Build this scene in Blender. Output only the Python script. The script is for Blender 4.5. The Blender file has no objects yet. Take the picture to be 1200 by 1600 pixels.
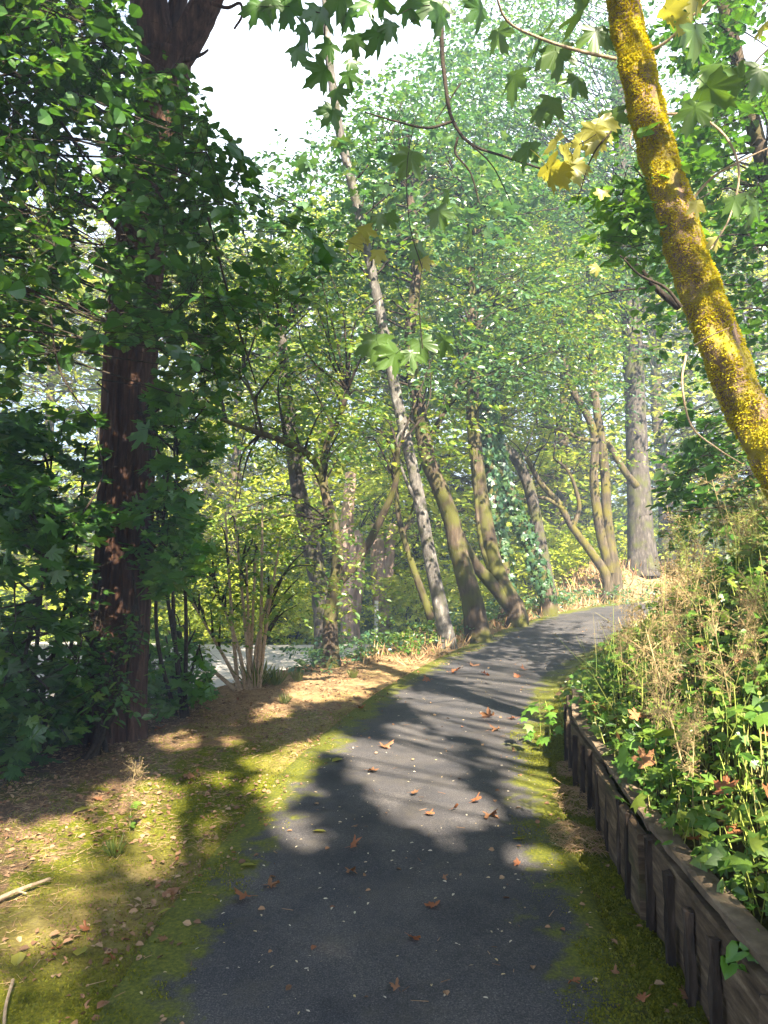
import bpy, math, random
import numpy as np
from mathutils import Vector, Matrix, noise as mnoise

R = math.radians
SC = bpy.context.scene
COL = SC.collection
rng = np.random.default_rng(11)
random.seed(11)

# ------------------------------------------------------------------ camera
F, CX, CY, EYE, PITCH = 1155.0, 600.0, 800.0, 1.55, R(2.97)
cam = bpy.data.cameras.new('camera')
cam.sensor_fit = 'VERTICAL'
cam.sensor_height = 36.0
cam.lens = 36.0 * F / 1600.0
cam.clip_start, cam.clip_end = 0.05, 600.0
cam_o = bpy.data.objects.new('camera', cam)
cam_o.location = (0, 0, EYE)
cam_o.rotation_euler = (R(90) + PITCH, 0, 0)
COL.objects.link(cam_o)
SC.camera = cam_o

# ------------------------------------------------------------------ sky, sun, exposure
SUN_AZ, SUN_EL = R(163), R(43)          # clockwise from +Y
SUN = np.array([math.sin(SUN_AZ) * math.cos(SUN_EL), math.cos(SUN_AZ) * math.cos(SUN_EL), math.sin(SUN_EL)])
world = bpy.data.worlds.new('World')
SC.world = world
world.use_nodes = True
wn, wl = world.node_tree.nodes, world.node_tree.links
wn.clear()
wo = wn.new('ShaderNodeOutputWorld')
bg = wn.new('ShaderNodeBackground')
sky = wn.new('ShaderNodeTexSky')
sky.sky_type = 'NISHITA'
sky.sun_disc = False
sky.sun_elevation, sky.sun_rotation = SUN_EL, SUN_AZ
sky.air_density, sky.dust_density, sky.ozone_density = 1.0, 1.6, 1.2
tc = wn.new('ShaderNodeTexCoord')
nz = wn.new('ShaderNodeTexNoise')
nz.inputs['Scale'].default_value = 1.6
nz.inputs['Detail'].default_value = 6
rp = wn.new('ShaderNodeValToRGB')
rp.color_ramp.elements[0].position, rp.color_ramp.elements[1].position = 0.46, 0.60
mx = wn.new('ShaderNodeMix')
mx.data_type = 'RGBA'
mx.inputs[7].default_value = (8.6, 9.4, 10.8, 1)      # thin bright cloud
wl.new(tc.outputs['Generated'], nz.inputs['Vector'])
wl.new(nz.outputs['Fac'], rp.inputs['Fac'])
wl.new(rp.outputs['Color'], mx.inputs[0])
wl.new(sky.outputs['Color'], mx.inputs[6])
wl.new(mx.outputs[2], bg.inputs['Color'])
bg.inputs['Strength'].default_value = 0.05
wl.new(bg.outputs['Background'], wo.inputs['Surface'])

sl = bpy.data.lights.new('sun', 'SUN')
sl.energy, sl.angle, sl.color = 5.0, R(0.53), (1.0, 0.89, 0.72)
so = bpy.data.objects.new('sun', sl)
so.rotation_euler = Vector(SUN).to_track_quat('Z', 'Y').to_euler()
so.location = (6, -10, 20)
COL.objects.link(so)

SC.view_settings.view_transform = 'Standard'
SC.view_settings.look = 'None'
SC.view_settings.gamma = 1.0
SC.view_settings.exposure = 2.75
SC.render.engine = 'CYCLES'
cy = SC.cycles
cy.use_denoising = True
cy.max_bounces, cy.diffuse_bounces, cy.glossy_bounces, cy.transmission_bounces = 6, 4, 2, 4
cy.sample_clamp_indirect = 6.0

# ------------------------------------------------------------------ projection helpers
_f = np.array([0, math.cos(PITCH), math.sin(PITCH)])
_u = np.array([0, -math.sin(PITCH), math.cos(PITCH)])


def W(px, py, Y):
    d = _f * F + np.array([1.0, 0, 0]) * (px - CX) + _u * (CY - py)
    return np.array([0, 0, EYE]) + d * (Y / d[1])


def proj(P):
    P = np.asarray(P, float)
    d = P - np.array([0, 0, EYE])
    z = np.maximum(d @ _f, 0.01)
    return CX + F * d[..., 0] / z, CY - F * (d @ _u) / z


def unit(v):
    return v / np.maximum(np.linalg.norm(v, axis=-1, keepdims=True), 1e-9)


def inpoly(x, y, poly):
    x, y = np.asarray(x, float), np.asarray(y, float)
    r = np.zeros(x.shape, bool)
    n = len(poly)
    for i in range(n):
        x0, y0 = poly[i]
        x1, y1 = poly[(i + 1) % n]
        c = ((y0 > y) != (y1 > y)) & (x < (x1 - x0) * (y - y0) / ((y1 - y0) or 1e-9) + x0)
        r ^= c
    return r


def smooth(a, b, x):
    t = np.clip((x - a) / (b - a), 0, 1)
    return t * t * (3 - 2 * t)


def vnoise(x, y, seed=0):
    """cheap 2-D value noise, vectorised, about 0..1"""
    x, y = np.asarray(x, float), np.asarray(y, float)
    xi, yi = np.floor(x).astype(np.int64), np.floor(y).astype(np.int64)
    fx, fy = x - xi, y - yi
    fx, fy = fx * fx * (3 - 2 * fx), fy * fy * (3 - 2 * fy)

    def h(a, b):
        n = (a * 374761393 + b * 668265263 + seed * 1442695041) & 0x7fffffff
        n = ((n ^ (n >> 13)) * 1274126177) & 0x7fffffff
        return ((n ^ (n >> 16)) & 0xffff) / 65535.0
    return ((h(xi, yi) * (1 - fx) + h(xi + 1, yi) * fx) * (1 - fy) + (h(xi, yi + 1) * (1 - fx) + h(xi + 1, yi + 1) * fx) * fy)


def fbm(x, y, seed=0, o=3):
    s, a = 0, 0.5
    for k in range(o):
        s = s + a * vnoise(x * 2 ** k, y * 2 ** k, seed + k)
        a *= 0.5
    return s / (1 - 0.5 ** o)


# ------------------------------------------------------------------ mesh helpers
class MB:
    def __init__(self):
        self.V, self.F, self.n = [], [], 0

    def add(self, V, *Fs):
        V = np.asarray(V, float).reshape(-1, 3)
        for f in Fs:
            if len(f):
                self.F.append(np.asarray(f, np.int64) + self.n)
        self.V.append(V)
        self.n += len(V)
        return self

    def mesh(self, name, mat, origin=(0, 0, 0), smooth_=False, attrs=None):
        me = bpy.data.meshes.new(name)
        V = np.concatenate(self.V) - np.asarray(origin, float)
        me.vertices.add(len(V))
        me.vertices.foreach_set('co', V.astype(np.float32).ravel())
        loops = np.concatenate([f.ravel() for f in self.F]).astype(np.int32)
        tot = np.concatenate([np.full(len(f), f.shape[1]) for f in self.F])
        st = np.concatenate([[0], np.cumsum(tot)[:-1]]).astype(np.int32)
        me.loops.add(len(loops))
        me.loops.foreach_set('vertex_index', loops)
        me.polygons.add(len(st))
        me.polygons.foreach_set('loop_start', st)
        me.update(calc_edges=True)
        me.polygons.foreach_set('use_smooth', np.full(len(st), smooth_, bool))
        for k, a in (attrs or {}).items():
            at = me.attributes.new(k, 'FLOAT', 'POINT')
            at.data.foreach_set('value', np.asarray(a, np.float32).ravel())
        for m in (mat if isinstance(mat, (list, tuple)) else [mat]):
            me.materials.append(m)
        return me


def link(name, me, parent=None, loc=(0, 0, 0)):
    o = bpy.data.objects.new(name, me)
    o.location = loc
    o.parent = parent
    COL.objects.link(o)
    return o


def tag(o, label=None, cat=None, group=None, kind=None):
    for k, v in (('label', label), ('category', cat), ('group', group), ('kind', kind)):
        if v:
            o[k] = v
    return o


def thing(name, label, cat, loc=(0, 0, 0), group=None):
    o = bpy.data.objects.new(name, None)
    o.empty_display_size = 0.1
    o.location = loc
    COL.objects.link(o)
    return tag(o, label, cat, group)


def spline(P, n):
    P = np.asarray(P, float)
    if len(P) == 2:
        t = np.linspace(0, 1, n)[:, None]
        return P[0] * (1 - t) + P[1] * t
    Q = np.vstack([2 * P[0] - P[1], P, 2 * P[-1] - P[-2]])
    d = np.concatenate([[0], np.cumsum(np.linalg.norm(np.diff(P, axis=0), axis=1))])
    s = np.linspace(0, d[-1], n)
    k = np.clip(np.searchsorted(d, s, side='right') - 1, 0, len(P) - 2)
    t = ((s - d[k]) / np.maximum(d[k + 1] - d[k], 1e-9))[:, None]
    a, b, c, e = Q[k], Q[k + 1], Q[k + 2], Q[k + 3]
    return 0.5 * (2 * b + (c - a) * t + (2 * a - 5 * b + 4 * c - e) * t ** 2 + (3 * b - a - 3 * c + e) * t ** 3)


def tube(mb, P, r0, r1, sides=8, n=None, rough=0.0, cap=True, rfun=None, power=1.0):
    """tapered tube along a smooth curve; rfun(angle, t) scales the radius"""
    n = n or max(4, 5 * (len(P) - 1))
    C = spline(P, n)
    T = unit(np.gradient(C, axis=0))
    ref = np.array([0.0, 1.0, 0.0]) if abs(T[0][1]) < 0.9 else np.array([1.0, 0, 0])
    A = unit(np.cross(T, ref))
    B = np.cross(T, A)
    t = np.linspace(0, 1, n)
    ang = np.linspace(0, 2 * np.pi, sides, endpoint=False)
    r = (r0 + (r1 - r0) * t ** power)[:, None] * np.ones((1, sides))
    if rough:
        r = r * (1 + rough * (rng.random((n, sides)) - 0.5) * 2)
    if rfun is not None:
        r = r * rfun(ang[None, :] * np.ones((n, 1)), t[:, None] * np.ones((1, sides)))
    V = C[:, None, :] + r[..., None] * (np.cos(ang)[None, :, None] * A[:, None, :] + np.sin(ang)[None, :, None] * B[:, None, :])
    i = np.arange(n - 1)[:, None] * sides
    j = np.arange(sides)[None, :]
    k = (j + 1) % sides
    Fq = np.stack([i + j, i + k, i + sides + k, i + sides + j], -1).reshape(-1, 4)
    V = V.reshape(-1, 3)
    if cap:
        V = np.vstack([V, C[-1] + T[-1] * r1 * 0.4])
        e = (n - 1) * sides
        Ft = np.stack([e + np.arange(sides), e + (np.arange(sides) + 1) % sides, np.full(sides, n * sides)], -1)
        mb.add(V, Fq, Ft)
    else:
        mb.add(V, Fq)
    return C


def sticks(mb, P0, P1, r0, r1):
    """many thin three-sided twigs at once"""
    P0, P1 = np.asarray(P0, float), np.asarray(P1, float)
    m = len(P0)
    if m == 0:
        return
    T = unit(P1 - P0)
    ref = np.where(np.abs(T[:, 2:3]) < 0.9, np.array([[0, 0, 1.0]]), np.array([[1.0, 0, 0]]))
    A = unit(np.cross(T, ref))
    B = np.cross(T, A)
    V = np.zeros((m, 6, 3))
    for q in range(3):
        a = 2 * np.pi * q / 3
        o = math.cos(a) * A + math.sin(a) * B
        V[:, q] = P0 + o * np.asarray(r0).reshape(-1, 1)
        V[:, 3 + q] = P1 + o * np.asarray(r1).reshape(-1, 1)
    b = (np.arange(m) * 6)[:, None]
    Fq = np.concatenate([b + np.array([[0, 1, 4, 3]]), b + np.array([[1, 2, 5, 4]]), b + np.array([[2, 0, 3, 5]])])
    mb.add(V.reshape(-1, 3), Fq)


# leaf templates: (u along the leaf, v across, w along the normal), faces
def T_oval(w=0.27, fold=0.25):
    v = np.array([[0, 0, 0], [.3, w, fold * w], [.7, w * .85, fold * w * .7], [1, 0, -.06], [.7, -w * .85, fold * w * .7], [.3, -w, fold * w]])
    return v, [np.array([[0, 3, 2, 1], [0, 5, 4, 3]])]


def T_round():
    w = .42
    v = np.array([[0, 0, 0], [.08, w * .55, .04], [.35, w, .1], [.68, w * .86, .07], [.9, w * .35, -.01], [1.02, 0, -.07],
                  [.9, -w * .35, -.01], [.68, -w * .86, .07], [.35, -w, .1], [.08, -w * .55, .04], [.45, 0, 0]])
    f = [[10, k + 1, k] for k in range(1, 9)] + [[0, 10, 9], [0, 1, 10]]
    return v, [np.array(f)]


def T_kite():
    return np.array([[0, 0, 0], [.5, .34, .08], [1, 0, -.04], [.5, -.34, .08]]), [np.array([[0, 3, 2, 1]])]


def T_maple(deep=0.42, curl=0.1):
    pol = [(0, 1.0), (7, .80), (16, .80), (19, .60), (27, deep), (34, .56), (39, .78), (46, .76), (52, .95), (59, .74), (66, .72), (72, .5), (82, deep * .95), (92, .44), (100, .58), (108, .62), (118, .45), (132, .36), (160, .2)]
    pts = [(r * math.cos(R(a)), r * math.sin(R(a))) for a, r in pol]
    full = pts + [(x, -y) for x, y in pts[:0:-1]]
    v = [[.0, 0, 0]] + [[x, y, curl * (x * x + y * y) * (1 if y >= 0 else .6) - .05 * abs(y)] for x, y in full]
    n = len(full)
    f = [[0, 1 + (k + 1) % n, 1 + k] for k in range(n)]
    v = np.array(v)
    v[:, 0] += .2
    return v, [np.array(f)]


def T_palm(deep=.5):
    pol = [(0, 1.0), (26, deep), (50, .85), (80, deep * .85), (105, .6), (150, .3)]
    pts = [(r * math.cos(R(a)), r * math.sin(R(a))) for a, r in pol]
    full = pts + [(x, -y) for x, y in pts[:0:-1]]
    v = np.array([[0, 0, 0]] + [[x, y, -.12 * abs(y) - .1 * x * x] for x, y in full])
    v[:, 0] += .25
    n = len(full)
    return v, [np.array([[0, 1 + (k + 1) % n, 1 + k] for k in range(n)])]


OVAL, ROUND, KITE, MAPLE, PALM = T_oval(), T_round(), T_kite(), T_maple(), T_palm()
BROAD = T_oval(.36, .2)


def leaf_geom(mb, P, A, N, S, tpl):
    tv, tf = tpl
    m = len(P)
    if m == 0:
        return
    A = unit(A)
    B = unit(np.cross(N, A))
    N2 = np.cross(A, B)
    S = np.asarray(S).reshape(-1, 1, 1)
    V = P[:, None] + S * (tv[None, :, 0:1] * A[:, None] + tv[None, :, 1:2] * B[:, None] + tv[None, :, 2:3] * N2[:, None])
    k = len(tv)
    b = (np.arange(m) * k)[:, None, None]
    mb.add(V.reshape(-1, 3), *[(b + f[None]).reshape(-1, f.shape[1]) for f in tf])


def sprays(C, D, n, L, size, tilt=.4, droop=.25, rg=None):
    rg = rg or rng
    m = len(C)
    D = unit(D)
    Bp = unit(np.cross(np.array([0, 0, 1.0]), D))
    t = np.linspace(.08, 1, n)[None, :, None]
    side = np.where(np.arange(n) % 2, 1.0, -1.0)[None, :, None]
    Lm = (L * rg.uniform(.7, 1.3, m))[:, None, None]
    P = C[:, None] + D[:, None] * t * Lm + rg.normal(0, .03 * L, (m, n, 3))
    P[..., 2] -= (droop * t[..., 0] ** 2) * Lm[..., 0]
    A = D[:, None] * .55 + Bp[:, None] * side * .85 + rg.normal(0, .35, (m, n, 3))
    A[..., 2] -= .25
    Nn = np.array([0, 0, 1.0]) + rg.normal(0, tilt, (m, n, 3))
    S = size * rg.uniform(.45, 1.0, (m, n)) * np.exp(rg.normal(.12, .22, (m, 1)))
    return P.reshape(-1, 3), A.reshape(-1, 3), Nn.reshape(-1, 3), S.reshape(-1)


SKY = [(345, -200), (312, 75), (345, 130), (398, 240), (425, 205), (470, 195), (520, 165), (555, 125), (600, 100), (640, 85), (690, 60), (705, -200)]


SLIM = np.array([(700, 1006), (672, 870), (650, 755), (624, 640), (600, 520), (580, 420), (553, 300), (528, 190), (512, 60)], float)


def sky_cull(P, soft=10):
    x, y = proj(P)
    x = x + rng.normal(0, soft, x.shape)
    y = y + rng.normal(0, soft, y.shape)
    slim = np.interp(y, SLIM[::-1, 1], SLIM[::-1, 0])
    front = (np.asarray(P)[..., 1] < 11.3) & (np.abs(x - slim) < 15) & (y > 380) & (rng.random(x.shape) < .85)
    return ~inpoly(x, y, SKY) & ~front


# ------------------------------------------------------------------ materials
def new_mat(name):
    m = bpy.data.materials.new(name)
    m.use_nodes = True
    m.node_tree.nodes.clear()
    return m, m.node_tree.nodes, m.node_tree.links


def ramp(n, stops):
    r = n.new('ShaderNodeValToRGB')
    e = r.color_ramp.elements
    while len(e) < len(stops):
        e.new(.5)
    for k, (p, c) in enumerate(stops):
        e[k].position = p
        e[k].color = (*c, 1)
    return r


def leaf_mat(name, cols, transl=.4, gloss=.07, tboost=(1.25, 1.2, .6), rough=.4):
    m, n, l = new_mat(name)
    g = n.new('ShaderNodeNewGeometry')
    k = len(cols)
    r = ramp(n, [((i / max(k - 1, 1)), c) for i, c in enumerate(cols)])
    l.new(g.outputs['Random Per Island'], r.inputs['Fac'])
    # veins and mottling, small
    tcn = n.new('ShaderNodeTexCoord')
    tx = n.new('ShaderNodeTexNoise')
    tx.inputs['Scale'].default_value = 60
    l.new(tcn.outputs['Object'], tx.inputs['Vector'])
    mr = n.new('ShaderNodeMapRange')
    mr.inputs['To Min'].default_value, mr.inputs['To Max'].default_value = .75, 1.25
    l.new(tx.outputs['Fac'], mr.inputs['Value'])
    ml = n.new('ShaderNodeMix')
    ml.data_type, ml.blend_type = 'RGBA', 'MULTIPLY'
    ml.inputs[0].default_value = 1
    l.new(r.outputs['Color'], ml.inputs[6])
    l.new(mr.outputs['Result'], ml.inputs[7])
    tb = n.new('ShaderNodeMix')
    tb.data_type, tb.blend_type = 'RGBA', 'MULTIPLY'
    tb.inputs[0].default_value = 1
    tb.inputs[7].default_value = (*[min(2, v) for v in tboost], 1)
    l.new(ml.outputs[2], tb.inputs[6])
    d, t, s = n.new('ShaderNodeBsdfDiffuse'), n.new('ShaderNodeBsdfTranslucent'), n.new('ShaderNodeBsdfGlossy')
    s.inputs['Roughness'].default_value = rough
    l.new(ml.outputs[2], d.inputs['Color'])
    l.new(tb.outputs[2], t.inputs['Color'])
    a, b, o = n.new('ShaderNodeMixShader'), n.new('ShaderNodeMixShader'), n.new('ShaderNodeOutputMaterial')
    a.inputs[0].default_value, b.inputs[0].default_value = transl, gloss
    l.new(d.outputs[0], a.inputs[1]); l.new(t.outputs[0], a.inputs[2])
    l.new(a.outputs[0], b.inputs[1]); l.new(s.outputs[0], b.inputs[2])
    l.new(b.outputs[0], o.inputs['Surface'])
    return m


def bark_mat(name, ca, cb, cc=None, scale=(18, 18, 2.2), moss=None, moss_amt=.5, bump=.6, patch=3.0):
    m, n, l = new_mat(name)
    tcn = n.new('ShaderNodeTexCoord')
    mp = n.new('ShaderNodeMapping')
    mp.inputs['Scale'].default_value = scale
    l.new(tcn.outputs['Object'], mp.inputs['Vector'])
    t1 = n.new('ShaderNodeTexNoise')
    t1.inputs['Scale'].default_value = 1.0
    t1.inputs['Detail'].default_value = 7
    t1.inputs['Roughness'].default_value = .65
    l.new(mp.outputs['Vector'], t1.inputs['Vector'])
    stops = [(.3, ca), (.55, cb)] + ([(.7, cc)] if cc else [])
    r1 = ramp(n, stops)
    l.new(t1.outputs['Fac'], r1.inputs['Fac'])
    col = r1.outputs['Color']
    if moss:
        t2 = n.new('ShaderNodeTexNoise')
        t2.inputs['Scale'].default_value = patch
        t2.inputs['Detail'].default_value = 5
        l.new(tcn.outputs['Object'], t2.inputs['Vector'])
        r2 = ramp(n, [(1 - moss_amt - .08, (0, 0, 0)), (1 - moss_amt + .08, (1, 1, 1))])
        l.new(t2.outputs['Fac'], r2.inputs['Fac'])
        mxn = n.new('ShaderNodeMix')
        mxn.data_type = 'RGBA'
        mxn.inputs[7].default_value = (*moss, 1)
        l.new(r2.outputs['Color'], mxn.inputs[0])
        l.new(col, mxn.inputs[6])
        col = mxn.outputs[2]
    b = n.new('ShaderNodeBump')
    b.inputs['Strength'].default_value = bump
    b.inputs['Distance'].default_value = .03
    l.new(t1.outputs['Fac'], b.inputs['Height'])
    p = n.new('ShaderNodeBsdfPrincipled')
    p.inputs['Roughness'].default_value = .9
    p.inputs['Specular IOR Level'].default_value = .2
    l.new(col, p.inputs['Base Color'])
    l.new(b.outputs['Normal'], p.inputs['Normal'])
    o = n.new('ShaderNodeOutputMaterial')
    l.new(p.outputs[0], o.inputs['Surface'])
    return m


def plain_mat(name, cols, rough=.85, scale=20):
    """colour varying per loose piece, with some grain"""
    m, n, l = new_mat(name)
    g = n.new('ShaderNodeNewGeometry')
    k = len(cols)
    r = ramp(n, [((i / max(k - 1, 1)), c) for i, c in enumerate(cols)])
    l.new(g.outputs['Random Per Island'], r.inputs['Fac'])
    tcn, tx, mr = n.new('ShaderNodeTexCoord'), n.new('ShaderNodeTexNoise'), n.new('ShaderNodeMapRange')
    tx.inputs['Scale'].default_value = scale
    tx.inputs['Detail'].default_value = 5
    l.new(tcn.outputs['Object'], tx.inputs['Vector'])
    mr.inputs['To Min'].default_value, mr.inputs['To Max'].default_value = .65, 1.35
    l.new(tx.outputs['Fac'], mr.inputs['Value'])
    ml = n.new('ShaderNodeMix')
    ml.data_type, ml.blend_type = 'RGBA', 'MULTIPLY'
    ml.inputs[0].default_value = 1
    l.new(r.outputs['Color'], ml.inputs[6]); l.new(mr.outputs['Result'], ml.inputs[7])
    p = n.new('ShaderNodeBsdfPrincipled')
    p.inputs['Roughness'].default_value = rough
    p.inputs['Specular IOR Level'].default_value = .25
    l.new(ml.outputs[2], p.inputs['Base Color'])
    o = n.new('ShaderNodeOutputMaterial')
    l.new(p.outputs[0], o.inputs['Surface'])
    return m


M = {}
M['leaf_near'] = leaf_mat('leaf_near', [(.04, .13, .018), (.055, .165, .022), (.085, .2, .025), (.13, .24, .03)], .46, .05)
M['leaf_dark'] = leaf_mat('leaf_dark', [(.032, .10, .02), (.045, .125, .022), (.065, .16, .025), (.11, .2, .03)], .46, .05)  # darker copy of the near leaf green, shade put into the colour
M['leaf_mid'] = leaf_mat('leaf_mid', [(.07, .165, .026), (.10, .2, .028), (.15, .25, .03), (.22, .3, .035), (.33, .35, .045)], .5, .05)
M['leaf_cool'] = leaf_mat('leaf_cool', [(.045, .13, .06), (.06, .16, .065), (.09, .19, .06), (.15, .24, .05)], .48, .10)  # bluish veil over the upper canopy mixed into the leaf colour
M['leaf_far'] = leaf_mat('leaf_far', [(.24, .34, .035), (.32, .4, .04), (.4, .45, .05), (.5, .5, .07)], .5, .03)  # sunlit brightness put into the far leaf colour
M['leaf_far2'] = leaf_mat('leaf_far2', [(.16, .29, .035), (.23, .34, .04), (.3, .39, .045), (.38, .42, .06)], .5, .03)  # second far leaf, likewise brightened to look sunlit
M['leaf_maple'] = leaf_mat('leaf_maple', [(.06, .14, .022), (.08, .165, .025), (.13, .19, .03)], .4, .05)
M['leaf_yellow'] = leaf_mat('leaf_yellow', [(.30, .29, .05), (.36, .34, .07), (.26, .27, .045)], .5, .04)
M['leaf_bright'] = leaf_mat('leaf_bright', [(.10, .26, .03), (.14, .3, .04), (.19, .32, .05)], .48, .05)
M['leaf_bank'] = leaf_mat('leaf_bank', [(.07, .17, .025), (.10, .21, .03), (.15, .25, .035), (.25, .31, .045)], .42, .04)
M['dead_leaf'] = leaf_mat('dead_leaf', [(.30, .11, .04), (.36, .14, .05), (.25, .09, .035), (.4, .2, .08)], .2, .04, (1.2, .9, .6), .6)
M['bark_red'] = bark_mat('bark_red', (.018, .010, .007), (.075, .038, .024), (.14, .08, .05), (22, 22, 1.6), None, 0, .9)
M['bark_grey'] = bark_mat('bark_grey', (.03, .026, .022), (.085, .072, .06), (.17, .15, .13), (14, 14, 5), (.08, .085, .025), .42)
M['bark_pale'] = bark_mat('bark_pale', (.05, .045, .04), (.15, .135, .12), (.36, .34, .31), (16, 16, 6), (.07, .07, .04), .4, .6, 7)
M['bark_brown'] = bark_mat('bark_brown', (.03, .023, .015), (.085, .062, .042), (.16, .125, .09), (16, 16, 3), (.085, .085, .02), .48)
M['bark_pink'] = bark_mat('bark_pink', (.2, .13, .1), (.36, .25, .2), (.5, .4, .34), (10, 10, 2.5), None)  # pink sunlight on the far trunks put into the bark colour
M['bark_moss'] = bark_mat('bark_moss', (.09, .06, .04), (.22, .15, .10), (.4, .3, .22), (26, 26, 14), (.33, .29, .015), .45, .8, 5)
M['bark_ochre'] = bark_mat('bark_ochre', (.03, .024, .016), (.09, .07, .045), (.16, .125, .085), (16, 16, 3), (.11, .095, .02), .45)
M['twig'] = bark_mat('twig', (.018, .014, .010), (.05, .038, .027), None, (30, 30, 30), None)
M['twig_pale'] = bark_mat('twig_pale', (.22, .16, .1), (.4, .3, .2), None, (30, 30, 30), None)
M['moss_tuft'] = leaf_mat('moss_tuft', [(.52, .46, .008), (.62, .54, .01), (.44, .44, .012), (.5, .36, .015)], .35, .02, (1.2, 1.1, .5), .8)

# ------------------------------------------------------------------ terrain
PATH = np.array([(-.25, -14), (-.15, -6), (-.06, 0), (-.03, 2.4), (.0, 3.3), (.12, 4.4), (.27, 5.5), (.72, 7.5), (1.45, 9.5), (2.5, 11.6),
                 (3.7, 13.6), (5.0, 15.2), (6.7, 16.4), (8.8, 17.3), (12, 18), (20, 18.6)], float)
PATHS = spline(np.column_stack([PATH, np.zeros(len(PATH))]), 90)[:, :2]
_seg = np.diff(PATHS, axis=0)
_sl = np.linalg.norm(_seg, axis=1)
_cum = np.concatenate([[0], np.cumsum(_sl)])


def path_st(x, y):
    """signed distance from the path's centre line (right positive), y of the nearest centre point"""
    x, y = np.asarray(x, float), np.asarray(y, float)
    best = np.full(x.shape, 1e9)
    s, yy = np.zeros(x.shape), np.zeros(x.shape)
    for k in range(len(_seg)):
        ax, ay = PATHS[k]
        dx, dy = _seg[k]
        t = np.clip(((x - ax) * dx + (y - ay) * dy) / _sl[k] ** 2, 0, 1)
        qx, qy = x - (ax + t * dx), y - (ay + t * dy)
        d2 = qx * qx + qy * qy
        c = d2 < best
        best = np.where(c, d2, best)
        sg = np.sign(qx * dy - qy * dx)
        s = np.where(c, sg * np.sqrt(d2), s)
        yy = np.where(c, ay + t * dy, yy)
    return s, yy


def height(x, y, micro=True):
    x, y = np.asarray(x, float), np.asarray(y, float)
    s, yc = path_st(x, y)
    zp = .02 * np.maximum(yc - 7, 0) + .035 * np.maximum(yc - 11, 0)
    # to the left: a verge, then a drop to the level of the car park
    start = 2.05 - 1.35 * smooth(5.5, 13, yc)
    dl = np.maximum(-s - .9, 0)
    drop = smooth(0, 1, (dl - start) / 3.0) * 1.15 + .03 * np.minimum(dl, start)
    drop = drop * (1 - .0 * yc) + zp * smooth(0, 1, (dl - start) / 3.0)
    # to the right: a bank held by the timber wall
    wall = smooth(6.7, 6.0, yc)
    far_ = smooth(5.6, 7.8, yc)
    dr = s - 1.16 - .36 * far_
    bank = np.where(dr > 0, .30 * wall + 2.9 * np.tanh(np.maximum(dr, 0) * (.95 - .33 * far_) / 2.9), 0)
    bank = np.where((dr <= 0) & (s > .8), (1 - wall) * .1 * smooth(.8, 1.16, s), bank)
    h = zp - np.where(s < 0, drop, 0) + bank
    # rise beyond the bend of the path
    e = np.exp(-(((x - 5.2) / 2.6) ** 2 + ((y - 20.3) / 2.3) ** 2))
    h = h + 1.75 * e * smooth(.8, 2.2, -s)
    # the land climbs beyond the car park
    far = np.maximum(y - 21.5, 0)
    h = np.where(s < 0, h + .10 * far + .25 * smooth(0, 3, far), h + .02 * far)
    if micro:
        off = smooth(.55, 1.0, np.abs(s) - .16 * smooth(8.5, 12, yc))
        near = smooth(14, 7, y)
        h = h + off * near * (.045 * (fbm(x * 2.2, y * 2.2, 3) - .5) + .035 * (fbm(x * 8, y * 8, 9) - .5) + .02 * (vnoise(x * 24, y * 24, 5) - .5))
        h = h + smooth(2, 6, np.abs(s)) * .25 * (fbm(x * .5, y * .5, 21) - .5)
    return h


def G(px, py, ymax=60):
    """where the line of sight through a pixel meets the ground"""
    ys = np.concatenate([np.linspace(1.2, 12, 900), np.linspace(12.02, ymax, 900)])
    P = np.array([W(px, py, y) for y in (ys[0], ys[-1])])
    t = ((ys - ys[0]) / (ys[-1] - ys[0]))[:, None]
    L = P[0] * (1 - t) + P[1] * t
    hz = height(L[:, 0], L[:, 1])
    k = int(np.argmax(L[:, 2] <= hz)) if (L[:, 2] <= hz).any() else len(ys) - 1
    return np.array([L[k, 0], L[k, 1], hz[k]])


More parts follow.
